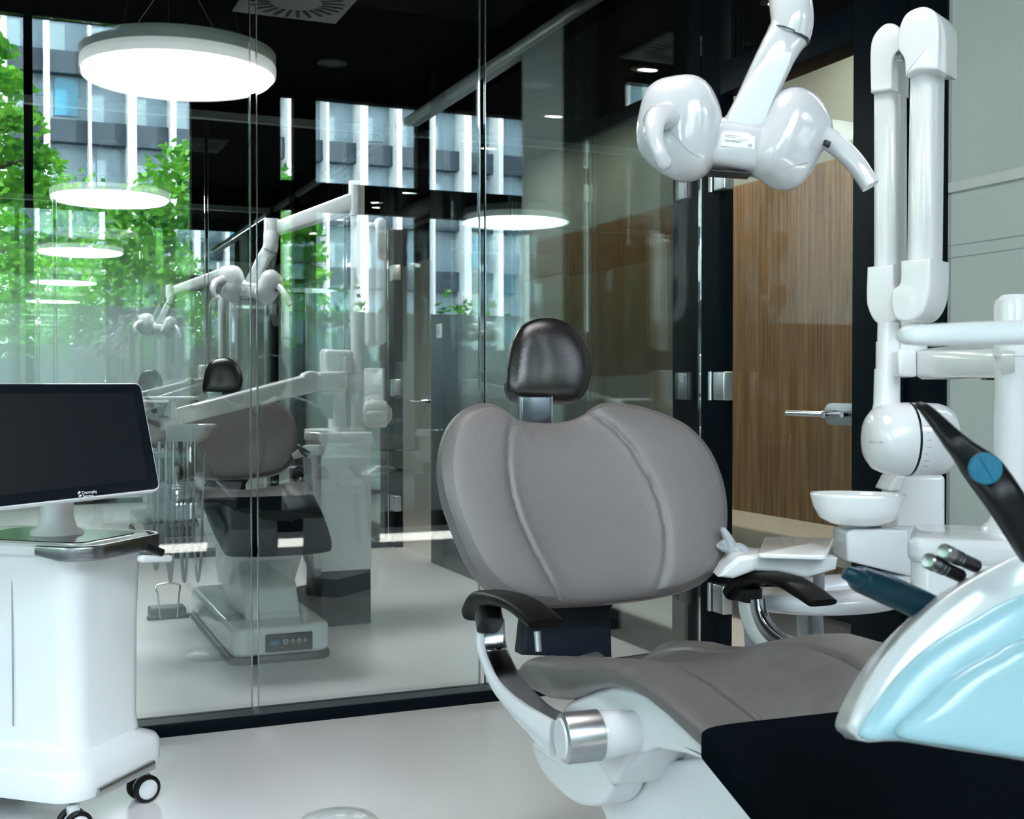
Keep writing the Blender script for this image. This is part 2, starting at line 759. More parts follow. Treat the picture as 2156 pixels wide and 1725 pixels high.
struct('floor', MB().box((LEFT - .2, BACK - .2, -.1), (6.5, END, 0)), 'floor', 'pale grey speckled vinyl floor running through all rooms')
struct('ceiling', MB().box((LEFT, 1.9, CZ), (WX + .02, END, CZ + .1)), 'ceil', 'matt black ceiling over the treatment rooms')
struct('ceiling_corridor', MB().box((WX + .02, 2.2, 2.84), (6.5, END, 2.94)), 'ceil', 'black ceiling over the corridor', 'ceiling')
struct('ceiling_raised', MB().box((LEFT, BACK - .2, 4.3), (6.5, 2.2, 4.4)), 'ceil', 'raised ceiling beside the courtyard windows', 'ceiling')
struct('wall_bulkhead', MB().box((LEFT, 1.9, CZ + .1), (6.5, 2.0, 4.3)), 'ceil', 'black bulkhead above the treatment room', 'wall')
struct('wall_far', MB().box((LEFT, END, 0), (6.5, END + .1, CZ)), 'wallwhite', 'pale end wall behind the last treatment room', 'wall')
struct('wall_outer', MB().box((6.4, BACK, 0), (6.5, END, 4.3)), 'wallwhite', 'pale outer wall beyond the corridor', 'wall')

# corridor wall opposite: walnut panels with white wall above
wp = struct('wall_walnut', MB().box((WOODX, 2.9, .12), (WOODX + .1, 8.5, 2.22)), 'wood', 'book-matched walnut veneer wall across the corridor', 'wall')
struct('wall_above_walnut', MB().box((WOODX, 2.2, 2.22), (WOODX + .1, 8.5, 2.84)), 'wallgreen', 'grey green wall strip above the walnut panels', 'wall')
struct('baseboard_corridor', MB().box((WOODX + .03, 2.2, 0), (WOODX + .1, 8.5, .12)), 'frame', 'recessed dark plinth under the walnut wall', 'baseboard')
struct('wall_corridor_end', MB().box((WOODX + .1, 8.42, 0), (5.6, 8.5, 2.84)), 'cream', 'cream return wall at the end of the walnut panels', 'wall')
struct('wall_corridor_cream', MB().box((5.2, 8.5, 0), (5.3, END, 2.84)), 'cream', 'cream wall far down the corridor', 'wall')

# the seating ledge on the walnut wall
bt = thing('wall_bench', 'beige felt bench with rounded edge fixed to the walnut wall behind the door', 'bench', (WOODX - .2, 4.6, .4))
zb = .46
ol = [V((WOODX, 2.9, zb)), V((WOODX, 6.2, zb))] + [V((WOODX - .42 * math.sin(a) ** .6, 6.2 - .0 - (6.2 - 4.6) * (1 - math.cos(a)) ** .9, zb)) for a in [i / 12 * math.pi / 2 for i in range(1, 13)]] + [V((WOODX - .42, 2.9, zb))]
MB().prism(ol, (0, 0, 1), .1, .012).build('cushion', 'bench', bt)
MB().box((WOODX - .3, 2.9, .28), (WOODX, 5.6, .36), .005).build('bracket_board', 'wood', bt)


def post(name, x0, x1, y0, y1, z0=0, z1=CZ, m='frame', label=None):
    return struct(name, MB().box((x0, y0, z0), (x1, y1, z1), .004, 2), m, label, 'trim')


def glazed_bay(i, y0, far_label, solid_near=False):
    """door and glass of one room along the corridor; y0 = y of the partition at its far end"""
    yd1, yd0 = y0 - .13, y0 - .90          # door leaf far/hinge edge, near/handle edge
    # door frame
    post('trim_door_hinge_%d' % i, WX - .03, WX + .034, yd1 + .012, y0 + .23, label='dark post on the hinge side of the door of the %s room' % far_label)
    post('trim_door_latch_%d' % i, WX - .03, WX + .09, yd0 - .24, yd0 + .0, label='dark post on the latch side of the door of the %s room' % far_label)
    post('trim_transom_%d' % i, WX - .03, WX + .09, yd0, yd1 + .012, 2.24, 2.36, label='dark transom over the glass door of the %s room' % far_label)
    post('trim_header_%d' % i, WX - .02, WX + .08, yd0 - 2.95, y0, HZ - .05, HZ + .0, 'strip', 'grey channel along the head of the corridor glazing of the %s room' % far_label)
    # glazed door
    d = MB().box((WX + .022, yd0 + .006, .012), (WX + .032, yd1, 2.235)).build('door_%d' % i, 'glass_door')
    d['kind'] = 'structure'
    d['label'] = 'clear glass door of the %s room' % far_label
    d['category'] = 'door'
    for z in (.315, 1.13, 1.93):
        h = MB().box((WX - .046, yd1 - .045, z - .055), (WX - .0, yd1 + .03, z + .055), .006)
        h.box((WX - .0, yd1 - .02, z - .05), (WX + .01, yd1 + .03, z + .05), .003)
        h.tube([(WX - .041, yd1 + .052, z - .055), (WX - .041, yd1 + .052, z + .055)], .011)
        h.build('hinge', 'steel', d)
    hz = 1.035
    lp_ = [V((WX - .004, yd0 + .005, hz - .036)), V((WX - .004, yd0 + .005, hz + .036))] + [V((WX - .004, yd0 + .140 + .036 * math.cos(a), hz + .036 * math.sin(a))) for a in [math.pi / 2 - math.pi * k / 12 for k in range(13)]]
    MB().prism(lp_, (-1, 0, 0), .02, .0015).build('lock_plate', 'steel', d)
    hb = MB().tube([(WX - .004, yd0 + .115, hz), (WX - .055, yd0 + .115, hz)], .0135)
    hb.tube([(WX - .055, yd0 + .11, hz), (WX - .055, yd0 + .31, hz)], [.010] * 2, seg=16)
    hb.build('handle', 'chrome', d)
    MB().tube([(WX - .004, yd0 + .035, hz), (WX - .04, yd0 + .035, hz)], .010).build('lock_cylinder', 'chrome', d)
    return d, yd0, yd1


def frame_glass(i, ya, yb, label, z1=HZ - .05, zb=.07):
    g = MB().box((WX + .02, ya, zb), (WX + .032, yb, z1)).build('window_%d' % i, 'glass_corr')
    g['kind'] = 'structure'
    g['label'] = label
    g['category'] = 'glass wall'
    return g


rooms = ['near', 'second', 'third']
wi = 10
for i, y0 in enumerate(PY):
    d, yd0, yd1 = glazed_bay(i + 1, y0, rooms[i])
    if i > 0:
        ylo = PY[i - 1] + .23
        yhi = yd0 - .24
        post('trim_sill_%d' % i, WX - .03, WX + .09, ylo, yhi, 0, .085, label='dark sill rail of the corridor glazing of the %s room' % rooms[i])
        cuts = [ylo, ylo + .92, ylo + 1.86, yhi]
        for k in range(3):
            a, b = cuts[k], cuts[k + 1]
            wi += 1
            frame_glass(wi, a + .004, b - .004, 'clear corridor pane number %d of the %s room' % (k + 1, rooms[i]))
# transom lights over the doors stay glazed
for i, y0 in enumerate(PY):
    wi += 1
    frame_glass(wi, y0 - .90, y0 - .118, 'glass above the door transom of the %s room' % rooms[i], zb=2.36)
# last posts + near pale wall of the first room
post('trim_near_post', WX - .02, WX + .06, 2.745, 2.905, label='dark double post right of the walnut view')
struct('wall_right', MB().box((WX + .0, 2.2, 0), (WX + .06, 2.745, CZ)), 'palepanel', 'pale green grey cabinet wall right of the door', 'wall')
seam = MB()
for z in (1.50, 1.535):
    seam.box((WX - .0015, 2.2, z), (WX + .001, 2.745, z + .003))
struct('trim_panel_joint', seam, 'grey', 'fine horizontal joints in the pale cabinet wall', 'trim')
struct('trim_panel_ledge', MB().box((WX - .012, 2.2, 1.69), (WX + .001, 2.745, 1.72), .002), 'wallwhite', 'pale horizontal ledge on the cabinet wall', 'trim')
struct('trim_wall_edge', MB().box((WX - .012, 2.742, 0), (WX + .0, 2.75, CZ)), 'chrome', 'thin steel edge beside the pale cabinet wall', 'trim')

# glass partitions between the rooms
for i, y in enumerate(PY):
    xs = [-2.7, -1.2, -.2, .771, 1.593, WX - .03]
    if i:
        xs = [-2.7, -1.0, .3, 1.25, 2.2, WX - .03]
    struct('trim_partition_base_%d' % (i + 1), MB().box((LEFT, y - .085, 0), (WX - .03, y + .03, .040), .002, 2), 'frame', 'dark base rail of glass partition number %d' % (i + 1), 'trim')
    struct('trim_partition_track_%d' % (i + 1), MB().box((LEFT, y - .078, .040), (WX - .03, y + .022, .043), .001, 1), 'track', 'dark steel track on the base rail of glass partition number %d' % (i + 1), 'trim')
    struct('trim_partition_head_%d' % (i + 1), MB().box((LEFT, y - .03, HZ - .05), (WX - .03, y + .03, HZ)), 'strip', 'grey head channel of glass partition number %d' % (i + 1), 'trim')
    for k in range(len(xs) - 1):
        wi += 1
        g = MB().box((xs[k] + .0095, y - .006, .043), (xs[k + 1] - .0095, y + .006, HZ - .04)).build('window_%d' % wi, 'glass')
        g['kind'] = 'structure'
        g['label'] = 'clear glass pane %d of partition number %d' % (k + 1, i + 1)
        g['category'] = 'glass wall'
    for k in range(1, len(xs) - 1):
        mb = MB().box((xs[k] - .0125, y - .007, .043), (xs[k] - .0095, y + .007, HZ - .04)).box((xs[k] + .0095, y - .007, .043), (xs[k] + .0125, y + .007, HZ - .04))
        struct('trim_glass_joint_%d_%d' % (i + 1, k), mb, 'glass_edge', 'bright polished joint %d of glass partition number %d' % (k, i + 1), 'trim')

struct('wall_over_corridor_glass', MB().box((WX - .0, 2.2, HZ + .001), (WX + .06, END, CZ)), 'ceil', 'black bulkhead over the corridor glazing', 'wall')
for i, y in enumerate(PY):
    struct('wall_over_partition_%d' % (i + 1), MB().box((LEFT, y - .025, HZ + .001), (WX - .001, y + .025, CZ)), 'ceil', 'black bulkhead over glass partition number %d' % (i + 1), 'wall')


# ---- courtyard facade behind and left of the camera, with windows
def wall_y(name, y, x0, x1, z0, z1, lab):
    struct(name, MB().box((x0, y - .12, z0), (x1, y, z1)), 'ceil', lab, 'wall')


wall_y('wall_back_low', BACK, LEFT, 6.5, 0, .12, 'dark plinth under the courtyard windows')
wall_y('wall_back_top', BACK, LEFT, 1.31, 3.8, 4.3, 'dark wall above the tall courtyard window')
wall_y('wall_back_top_right', BACK, 1.31, 6.5, 3.4, 4.3, 'dark wall above the right courtyard windows')
wall_y('wall_back_pier', BACK, 1.31, 1.98, .12, 3.4, 'dark pier right of the tall courtyard window')
wall_y('wall_back_pier_mid', BACK, 2.09, 2.26, .12, 3.4, 'narrow dark pier between courtyard windows')
wall_y('wall_back_pier_thin', BACK, 3.10, 3.2, .12, 3.4, 'thin dark pier between the right courtyard windows')
wall_y('wall_back_pier_right', BACK, 4.1, 6.5, .12, 3.4, 'dark pier right of the courtyard windows')
wall_y('wall_back_transom', BACK, 1.98, 4.1, 2.52, 2.74, 'dark transom across the right courtyard windows')
WZ = 1.73
for k, (a, b) in enumerate([(LEFT, -1.3), (-1.3, .17), (.17, 1.31), (1.98, 2.09), (2.26, 3.10), (3.2, 4.1)]):
    top = 3.8 if k < 3 else 3.4
    g = MB().box((a + .02, BACK - .06, .12), (b - .02, BACK - .05, top)).build('window_%d' % (k + 1), 'glass_window')
    g['kind'] = 'structure'
    g['label'] = 'courtyard window pane behind the camera, number %d from the left' % (k + 1)
    g['category'] = 'window'
    MB().box((a + .02, BACK - .048, .12), (b - .02, BACK - .046, WZ)).build('privacy_film', 'film', g)
    if k < 2:
        struct('trim_mullion_%d' % (k + 1), MB().box((b - .03, BACK - .1, .12), (b + .03, BACK, top)), 'frame', 'dark mullion %d of the tall courtyard window' % (k + 1), 'trim')
portal((-.7, BACK + .02, 2.75), (R(90), 0, 0), 4.0, 2.1)
portal((3.1, BACK + .02, 2.6), (R(90), 0, 0), 2.0, 1.7)

# left outer wall with one wide window per room
lw = [(-1.2, 4.05), (4.05, 8.21), (8.21, 12.37), (12.37, END)]
struct('wall_left_low', MB().box((LEFT - .12, BACK, 0), (LEFT, END, .3)), 'leftwall', 'low grey wall under the left windows', 'wall')
struct('wall_left_top', MB().box((LEFT - .12, BACK, 2.8), (LEFT, END, 4.3)), 'ceil', 'dark wall above the left windows', 'wall')
for k, (a, b) in enumerate(lw):
    struct('wall_left_pier_%d' % (k + 1), MB().box((LEFT - .12, b - .5, .3), (LEFT, b + .001 * k, 2.8)), 'leftwall', 'grey pier %d between the left windows' % (k + 1), 'wall')
    if k:
        struct('wall_left_room_%d' % (k + 1), MB().box((LEFT - .12, a, .3), (LEFT, b - .5, 2.8)), 'leftwall', 'grey left wall of room number %d' % (k + 1), 'wall')
        continue
    g = MB().box((LEFT - .07, a + .02, .3), (LEFT - .06, b - .5, 2.8)).build('window_%d' % (k + 7), 'glass_window')
    g['kind'] = 'structure'
    g['label'] = 'wide left window of room number %d' % (k + 1)
    g['category'] = 'window'
    MB().box((LEFT - .058, a + .02, .3), (LEFT - .056, b - .5, 1.3)).build('privacy_film', 'film', g)
    if k < 3:
        portal((LEFT + .02, (a + b) / 2 - .25, 2.05), (R(90), 0, R(-90)), b - a - .6, 1.5)

# ================================================================== OUTSIDE (seen mirrored in the glass)
gy = -1.6
struct('ground_courtyard', MB().box((-25, -60, -.15), (25, BACK - .3, 0)), 'paving', 'grey courtyard paving outside the windows', 'ground')
struct('ground_left', MB().box((-25, BACK - .3, -.15), (LEFT - .2, 20, 0)), 'paving', 'grey paving outside the left windows', 'ground')


def office(name, label, ox, oy, ax, n, h, z0=4.2, bay=1.5, fl=3.4, fw=.16):
    """facade starting at (ox, oy), running along unit vector ax; n bays"""
    ax = V((*ax, 0))
    nn = V((ax.y, -ax.x, 0))
    b = thing(name, label, 'building', (ox, oy, 0))

    def bb(mb, s0, s1, d0, d1, z0_, z1_):
        o = V((ox, oy, 0))
        mt = Matrix(((ax.x, nn.x, 0, ox), (ax.y, nn.y, 0, oy), (0, 0, 1, 0), (0, 0, 0, 1)))
        return mb.box((s0, d0, z0_), (s1, d1, z1_), mtx=mt)
    L = n * bay
    bb(MB(), 0, L, -8, -.4, z0, h).build('wall', 'facade', b)
    bb(MB(), 0, L, -8, -6, 0, z0).build('ground_floor_wall', 'concrete', b)
    k = 0
    z = z0
    while z < h - .5:
        bb(MB(), -.1, L + .1, -.5, -.1, z - .35, z + .12).build('floor_band', 'band', b)
        for i in range(n):
            if random.random() < (.55 if fl > 2 else .28):
                bb(MB(), i * bay + .2, i * bay + bay * .8, -.45, -.36, z + .25, z + fl - (.6 if fl > 2 else .4)).build('window', 'blueglass' if random.random() < .45 else 'facade', b)
        z += fl
    for i in range(n + 1):
        w_ = fw + fw * ((i * 7) % 3)
        bb(MB(), i * bay - w_ / 2, i * bay + w_ / 2, -.4, .25, z0 - .3, h).build('fin', 'fin', b)
    for i in range(0, n + 1, 3):
        bb(MB(), i * bay - .3, i * bay + .3, -1.2, -.6, 0, z0 - .3).build('column', 'fin', b)
    return b


office('office_building', 'grey office block with white vertical fins mirrored in the glass on the left', 17, -19, (-1, 0), 37, 11.6, .9, .85, 1.45, .06)
office('office_building', 'raised office wing on white columns mirrored beside the corridor posts', 14, -3.5, (.08, -1), 10, 14, 3.6, 1.3)
office('office_building', 'office block with pale fins beyond the left windows', -16, -14, (0, 1), 26, 15)
tagall = [o for o in COL.objects if o.name.startswith('office_building') and o.parent is None]


def leaves(c, rx, rz, n, size, fn=None):
    mb = MB()
    for _ in range(n):
        while True:
            p = V((random.uniform(-1, 1), random.uniform(-1, 1), random.uniform(-1, 1)))
            if .25 < p.length < 1:
                break
        if fn:
            p = fn(p)
        q = V(c) + V((p.x * rx, p.y * rx, p.z * rz))
        a = V((random.gauss(0, 1), random.gauss(0, 1), random.gauss(0, .6))).normalized() * size
        b = a.orthogonal().normalized() * size * .5
        k = len(mb.v)
        mb.v += [q - a, q + b + a * .1, q + a, q - b + a * .1]
        mb.f.append((k, k + 1, k + 2, k + 3))
    return mb


def tree(label, x, y, h, r, n=5200, cone=True):
    t = thing('tree', label, 'tree', (x, y, 0), 'courtyard trees')
    tr = MB().tube([(x, y, 0), (x + .05, y, h * .4), (x, y + .05, h * .93)], [.12, .08, .02], seg=10)
    for k in range(14):
        a = k * 2.4
        z = h * (.2 + .05 * k)
        l = r * (1 - .06 * k)
        tr.tube([(x, y, z), (x + math.cos(a) * l, y + math.sin(a) * l, z + .25)], [.035, .008], seg=6)
    tr.build('trunk', 'bark', t)
    fn = (lambda p: V((p.x * (1 - .72 * max(0, (p.z + .4) / 1.4)), p.y * (1 - .72 * max(0, (p.z + .4) / 1.4)), round(p.z * 6) / 6 * .5 + p.z * .5))) if cone else None
    leaves((x, y, h * .58), r, h * .42, n, .07, fn).build('foliage', 'leaf', t, recalc=False)
    return t


tree('tall green tree mirrored at the left edge beside the window frame', -.35, -6.0, 5.6, 1.35, 6500)
tree('rounder green tree mirrored below the hanging lamps', 2.3, -6.2, 4.1, 1.3, 6500, False)
tree('dense low tree mirrored behind the round one', .4, -10.5, 4.4, 1.9, 5500, False)
tree('green tree outside the left windows near the second room', -6.5, 7.5, 5.0, 1.8, 5000, False)
tree('green tree outside the left windows near the first room', -7.0, 2.5, 5.2, 1.8, 5000, False)
pl = thing('planter', 'long grey planter box of leafy shrubs outside the right courtyard windows', 'planter', (3.5, -2.6, 0))
MB().box((1.9, -3.0, 0), (6.2, -2.2, 1.55), .01).build('box', 'concrete', pl)
mbs = leaves((4.0, -2.6, 1.75), 1, .22, 10, .05)
mbs = MB()
for _ in range(2600):
    x, y = random.uniform(1.95, 6.15), random.uniform(-2.95, -2.25)
    z = 1.55 + abs(random.gauss(0, .2)) * (0.6 + .4 * math.sin(x * 5))
    q = V((x, y, z))
    a = V((random.gauss(0, 1), random.gauss(0, 1), random.gauss(.4, .6))).normalized() * .045
    b = a.orthogonal().normalized() * .02
    k = len(mbs.v)
    mbs.v += [q - a, q + b, q + a, q - b]
    mbs.f.append((k, k + 1, k + 2, k + 3))
mbs.build('shrubs', 'leaf', pl, recalc=False)['kind'] = 'stuff'

# ================================================================== CEILING THINGS
def pendant(x, y, label):
    t = thing('pendant_lamp', label, 'ceiling lamp', (x, y, CZ - .002 if y > 1.95 else 4.3), 'round pendant lamps')
    z0, rr = 2.65, .465
    MB().lathe((x, y, z0), (0, 0, 1), [(rr - .02, .006), (rr - .008, .006), (rr - .002, .012), (rr, .03), (rr, .052), (rr - .004, .060), (rr - .03, .062)], 72).build('lower_ring', 'lampbody', t)
    MB().lathe((x, y, z0), (0, 0, 1), [(rr - .03, .062), (rr - .004, .064), (rr - .001, .070), (rr - .001, .118), (rr - .006, .124), (.2, .125)], 72).build('upper_ring', 'grey_ring' if 'grey_ring' in M else 'vent', t)
    MB().lathe((x, y, z0), (0, 0, 1), [(rr - .014, .002), (rr - .012, .010), (.01, .010), (.001, .002)], 72).build('diffuser', 'lampdisc' if y > 1.95 else 'lampdim', t)
    top = CZ if y > 1.95 else 4.3
    for k in range(3):
        a = k * 2.094 + .5
        MB().tube([(x + math.cos(a) * .33, y + math.sin(a) * .33, z0 + .124), (x + math.cos(a) * .05, y + math.sin(a) * .05, top - .01)], .0012, seg=6).build('cable', 'steel', t)
    MB().lathe((x, y, top), (0, 0, -1), [(.05, 0), (.05, .012), (.04, .016)], 32).build('canopy', 'charcoal', t)
    return t


p1 = pendant(.80, 6.08, 'large lit round pendant lamp, nearest of the lamps seen through the glass')
p0 = pendant(.80, 1.94, 'round pendant lamp over the front chair, above the picture')
dup(p1, (0, 4.16, 0), 'lit round pendant lamp in the third room, below the largest lamp', 'round pendant lamps')
dup(p1, (0, 8.32, 0), 'faint smallest round pendant lamp, farthest along the rooms', 'round pendant lamps')


v_l, v_r = UZ(489, 19, CZ), UZ(706, 47, CZ)
vh = (v_r - v_l).length / 2


def vent(cx, cy, label):
    t = thing('ceiling_vent', label, 'vent', (cx, cy, CZ), 'square ceiling vents')
    h = vh
    MB().box((cx - h, cy - h, CZ - .012), (cx + h, cy + h, CZ - .0005), .003, 2).build('plate', 'vent', t)
    sl = MB()
    for k in range(24):
        a = k * math.pi / 12
        c, s_ = math.cos(a), math.sin(a)
        mt = Matrix(((c, -s_, 0, cx), (s_, c, 0, cy), (0, 0, 1, 0), (0, 0, 0, 1)))
        sl.box((h * .48, -.010, CZ - .0145), (h * .88, .010, CZ - .0115), mtx=mt)
    sl.build('slots', 'black', t)
    return t


v1 = vent((v_l.x + v_r.x) / 2, (v_l.y + v_r.y) / 2 - vh, 'square grey ceiling vent with radial slots at the top of the picture')
sp_ = UZ(700, 131, CZ)
t = thing('ceiling_speaker', 'round dark ceiling speaker beyond the square vent', 'speaker', (sp_.x, sp_.y, CZ))
MB().lathe((sp_.x, sp_.y, CZ), (0, 0, -1), [(.092, 0), (.092, .008), (.078, .014), (.07, .006)], 40).build('ring', 'charcoal', t)
MB().lathe((sp_.x, sp_.y, CZ), (0, 0, -1), [(.056, 0), (.056, .008), (.001, .010)], 40).build('cone', 'charcoal', t)
for (px, py) in ((853, 405), (791, 436)):
    c = UZ(px, py, 2.84)
    t = thing('downlight', 'small lit downlight in the black ceiling, %s one of two' % ('nearer' if px == 853 else 'farther'), 'lamp', (c.x, c.y, 2.84), 'small ceiling spots')
    MB().lathe((c.x, c.y, 2.84), (0, 0, -1), [(.05, 0), (.05, .004), (.036, .005)], 28).build('bezel', 'charcoal', t)
    MB().lathe((c.x, c.y, 2.84), (0, 0, -1), [(.035, .0), (.035, .006), (.001, .006)], 28).build('bulb', 'spot', t)
# thermostat on the dark post beyond
c = UX(927, 697, WX - .032)
t = thing('thermostat', 'white thermostat on the dark post by the far glass door', 'thermostat', c)
MB().box((WX - .045, c.y - .04, c.z - .045), (WX - .0305, c.y + .04, c.z + .045), .004).build('housing', 'white', t)
MB().box((WX - .048, c.y - .018, c.z - .026), (WX - .0445, c.y + .018, c.z + .028), .001).build('display', 'grey', t)
# round downlights light the corridor
for k, y in enumerate((3.3, 4.5, 5.7, 6.9, 8.0)):
    t = thing('corridor_downlight', 'small lit round downlight in the corridor ceiling, %s' % ('nearest the door', 'second from the door', 'middle one of five', 'second from the far end', 'farthest one')[k], 'lamp', (3.15, y, 2.84), 'corridor downlights')
    MB().lathe((3.15, y, 2.84), (0, 0, -1), [(.05, 0), (.05, .004), (.036, .005)], 28).build('bezel', 'charcoal', t)
    MB().lathe((3.15, y, 2.84), (0, 0, -1), [(.035, .0), (.035, .004), (.001, .004)], 28).build('bulb', 'spot', t)
    ld = bpy.data.lights.new('corridor_downlight_lamp', 'AREA')
    ld.shape = 'DISK'
    ld.size = .07
    ld.energy = 8
    ld.color = (1, .88, .72)
    lo_ = bpy.data.objects.new('corridor_downlight_lamp', ld)
    COL.objects.link(lo_)
    lo_.location = (3.15, y, 2.833)

# ================================================================== DENTAL CHAIR
def build_chair():
    cx = 1.14
    t = thing('dental_chair', 'grey leather dental chair in the foreground with black foot pad', 'dental chair', (cx, 1.9, 0), 'dental chairs')
    # ---- backrest on a leaning plane
    th = R(20)
    o = V((1.16, 2.22, .69))
    n = V((0, -math.cos(th), math.sin(th)))

    def bp(q):
        return UPL(q[0], q[1], o, n)
    outl = [(1075, 885), (1062, 876), (1045, 863), (1022, 855), (995, 857), (962, 874), (938, 905), (924, 950), (921, 1000), (930, 1055), (945, 1100), (965, 1150), (985, 1190), (1010, 1225), (1045, 1255), (1090, 1272), (1150, 1278), (1230, 1276), (1300, 1270), (1380, 1260), (1450, 1243), (1490, 1215), (1510, 1180), (1518, 1120), (1517, 1060), (1505, 1005), (1480, 950), (1440, 905), (1395, 880), (1340, 860), (1290, 853), (1260, 854), (1243, 862), (1225, 876), (1195, 889), (1160, 895), (1120, 894), (1090, 890)]
    pts = [bp(q) for q in outl]
    pts = spline(pts, 3, True)
    c = bp((1215, 1075))
    ex = V((1, 0, 0))
    ey = n.cross(ex)
    sl = [((bp(q) - c).dot(ey), (bp(q) - c).dot(ex)) for q in [(1165, 1262), (1138, 1215), (1110, 1165), (1080, 1100), (1063, 1040), (1056, 985), (1059, 925), (1072, 878)]]
    sr = [((bp(q) - c).dot(ey), (bp(q) - c).dot(ex)) for q in [(1372, 1245), (1386, 1190), (1386, 1130), (1374, 1070), (1350, 1015), (1315, 955), (1280, 915), (1232, 875)]]
    sl.sort()
    sr.sort()

    def disp(x, y, q, front):
        z = .10 * x * x * 1.2
        if front:
            dl, dr = x - interp(sl, y), x - interp(sr, y)
            f = min(1, max(0, (.985 - q) / .05))
            z -= .0065 * f * (math.exp(-(dl / .0045) ** 2) + math.exp(-(dr / .0045) ** 2))
            # the side wings stand a little proud
            z += .008 * f * (1 / (1 + math.exp(dl / .012)) + 1 / (1 + math.exp(-dr / .012)))
            z -= .006 * f * math.exp(-((x * x + y * y) / .02))
        return z
    MB().blob(pts, n, .034, .052, p=4.5, N=220, K=100, disp=disp, ctr=c).build('backrest', 'leather', t, sharp=80)
    # ---- headrest
    oh = V((1.15, 2.47, 1.17))
    nh = V((-.12, -math.cos(R(12)), math.sin(R(12)))).normalized()
    hp = [(1150, 672), (1120, 676), (1092, 692), (1075, 725), (1067, 765), (1063, 805), (1066, 830), (1080, 845), (1105, 850), (1150, 850), (1200, 851), (1222, 840), (1236, 812), (1241, 780), (1234, 745), (1218, 712), (1197, 688), (1175, 676)]
    hpts = spline([UPL(a, b, oh, nh) for a, b in hp], 4, True)
    hd = lambda x, y, q, f: (-.006 * math.exp(-((x + .035) / .028) ** 2) * (1 - q) if f else 0)
    MB().blob(hpts, nh, .045, .035, p=3.2, N=90, K=26, disp=hd, ctr=UPL(1152, 766, oh, nh)).build('headrest', 'leather_dark', t, sharp=80)
    st = MB()
    a, b = P(1128, 835, 2.64), P(1135, 915, 2.62)
    st.box((a.x - .036, a.y - .006, b.z - .03), (a.x + .036, a.y + .004, a.z), .003)
    stm = st.build('headrest_stem', 'darksteel', t)
    MB().box((a.x - .040, a.y - .003, b.z - .03), (a.x - .036, a.y + .008, a.z)).build('rail', 'chrome', stm)
    MB().box((a.x + .036, a.y - .003, b.z - .03), (a.x + .040, a.y + .008, a.z)).build('rail', 'chrome', stm)
    # ---- seat
    XL, XR = .88, 1.42
    lt = [UX(a, b, XL + .01) for a, b in [(1092, 1402), (1108, 1385), (1135, 1376), (1165, 1377), (1195, 1380), (1230, 1381), (1265, 1385), (1300, 1393), (1340, 1412), (1385, 1443), (1430, 1480), (1470, 1512), (1510, 1543)]]
    lb = [UX(a, b, XL + .01) for a, b in [(1088, 1425), (1100, 1445), (1125, 1468), (1155, 1486), (1185, 1490), (1215, 1480), (1250, 1463), (1290, 1455), (1330, 1462), (1370, 1480), (1420, 1520), (1470, 1570), (1512, 1610)]]
    rt = [UX(a, b, XR - .02) for a, b in [(1380, 1362), (1410, 1349), (1445, 1340), (1480, 1338), (1520, 1342), (1560, 1351), (1610, 1353), (1660, 1342), (1710, 1332), (1770, 1323), (1830, 1322), (1890, 1335), (1960, 1372)]]
    top_l = sorted([(p.y, p.z) for p in lt])
    bot_l = sorted([(p.y, p.z) for p in lb])
    top_r = sorted([(p.y, p.z) for p in rt[:11] if p.y > 1.64] + [(1.60, .702), (1.50, .69), (1.385, .664)])
    y0, y1 = top_l[0][0], top_l[-1][0]
    yr0, yr1 = top_r[0][0], top_r[-1][0]
    sb = MB()
    rings = []
    NV, NU = 110, 220
    raw = []
    for k in range(4000):
        a = 2 * math.pi * k / 4000
        raw.append((math.copysign(abs(math.cos(a)) ** .36, math.cos(a)), math.copysign(abs(math.sin(a)) ** .5, math.sin(a))))
    cum = [0]
    for k in range(4000):
        p_, q_ = raw[k], raw[(k + 1) % 4000]
        cum.append(cum[-1] + math.hypot((p_[0] - q_[0]) * 2.4, p_[1] - q_[1]))
    SE, kx = [], 0
    for k in range(NU):
        while cum[kx + 1] < cum[-1] * k / NU:
            kx += 1
        SE.append(raw[kx])
    for j in range(NV + 1):
        v = j / NV
        yl = y0 + (y1 - y0) * v
        yr = yr0 + (yr1 - yr0) * v
        zl, zr = interp(top_l, yl), interp(top_r, yr)
        zbt = interp(bot_l, yl)
        e = min(1, math.sin(min(1, (1 - v) * 14 + .05) * math.pi / 2))
        ring = []
        for k in range(NU):
            a = 2 * math.pi * k / NU
            u, s_ = SE[k]
            xr_ = XR - .08 * (1 - v)
            x = (XL + xr_) / 2 + (xr_ - XL) / 2 * u
            f = (u + 1) / 2
            y = yl * (1 - f) + yr * f
            zt = zl * (1 - f) + zr * f
            # lengthwise dish, rear bolsters and seams
            dish = -.022 * (1 - u * u) ** 2
            rear = max(0, (v - .72) / .28)
            dish += -.034 * rear * (1 - u * u) + .010 * math.exp(-((abs(u) - .78) / .22) ** 2 - ((v - .93) / .08) ** 2)
            g = 0
            if s_ > .3:
                us = .56 - .25 * max(0, v - .55)
                g = -.012 * (math.exp(-((abs(u) - us) / .017) ** 2)) - .003 / (1 + math.exp((abs(u) - us) / .03))
            zm = (zt + zbt) / 2 if f < .5 else zt - (zl - zbt) / 2
            hh = zt - zm
            z = zm + hh * s_ * e + (dish + g if s_ > 0 else 0) * max(0, s_) ** .5
            ring.append(V((x, y, z)))
        rings.append(ring)
    sb.loft(rings)
    sb.build('seat', 'leather', t, sharp=80)
    # ---- foot pad
    rings = []
    zl = top_l[0][1]
    A = V((XL + .0, y0 + .012, zl + .004))
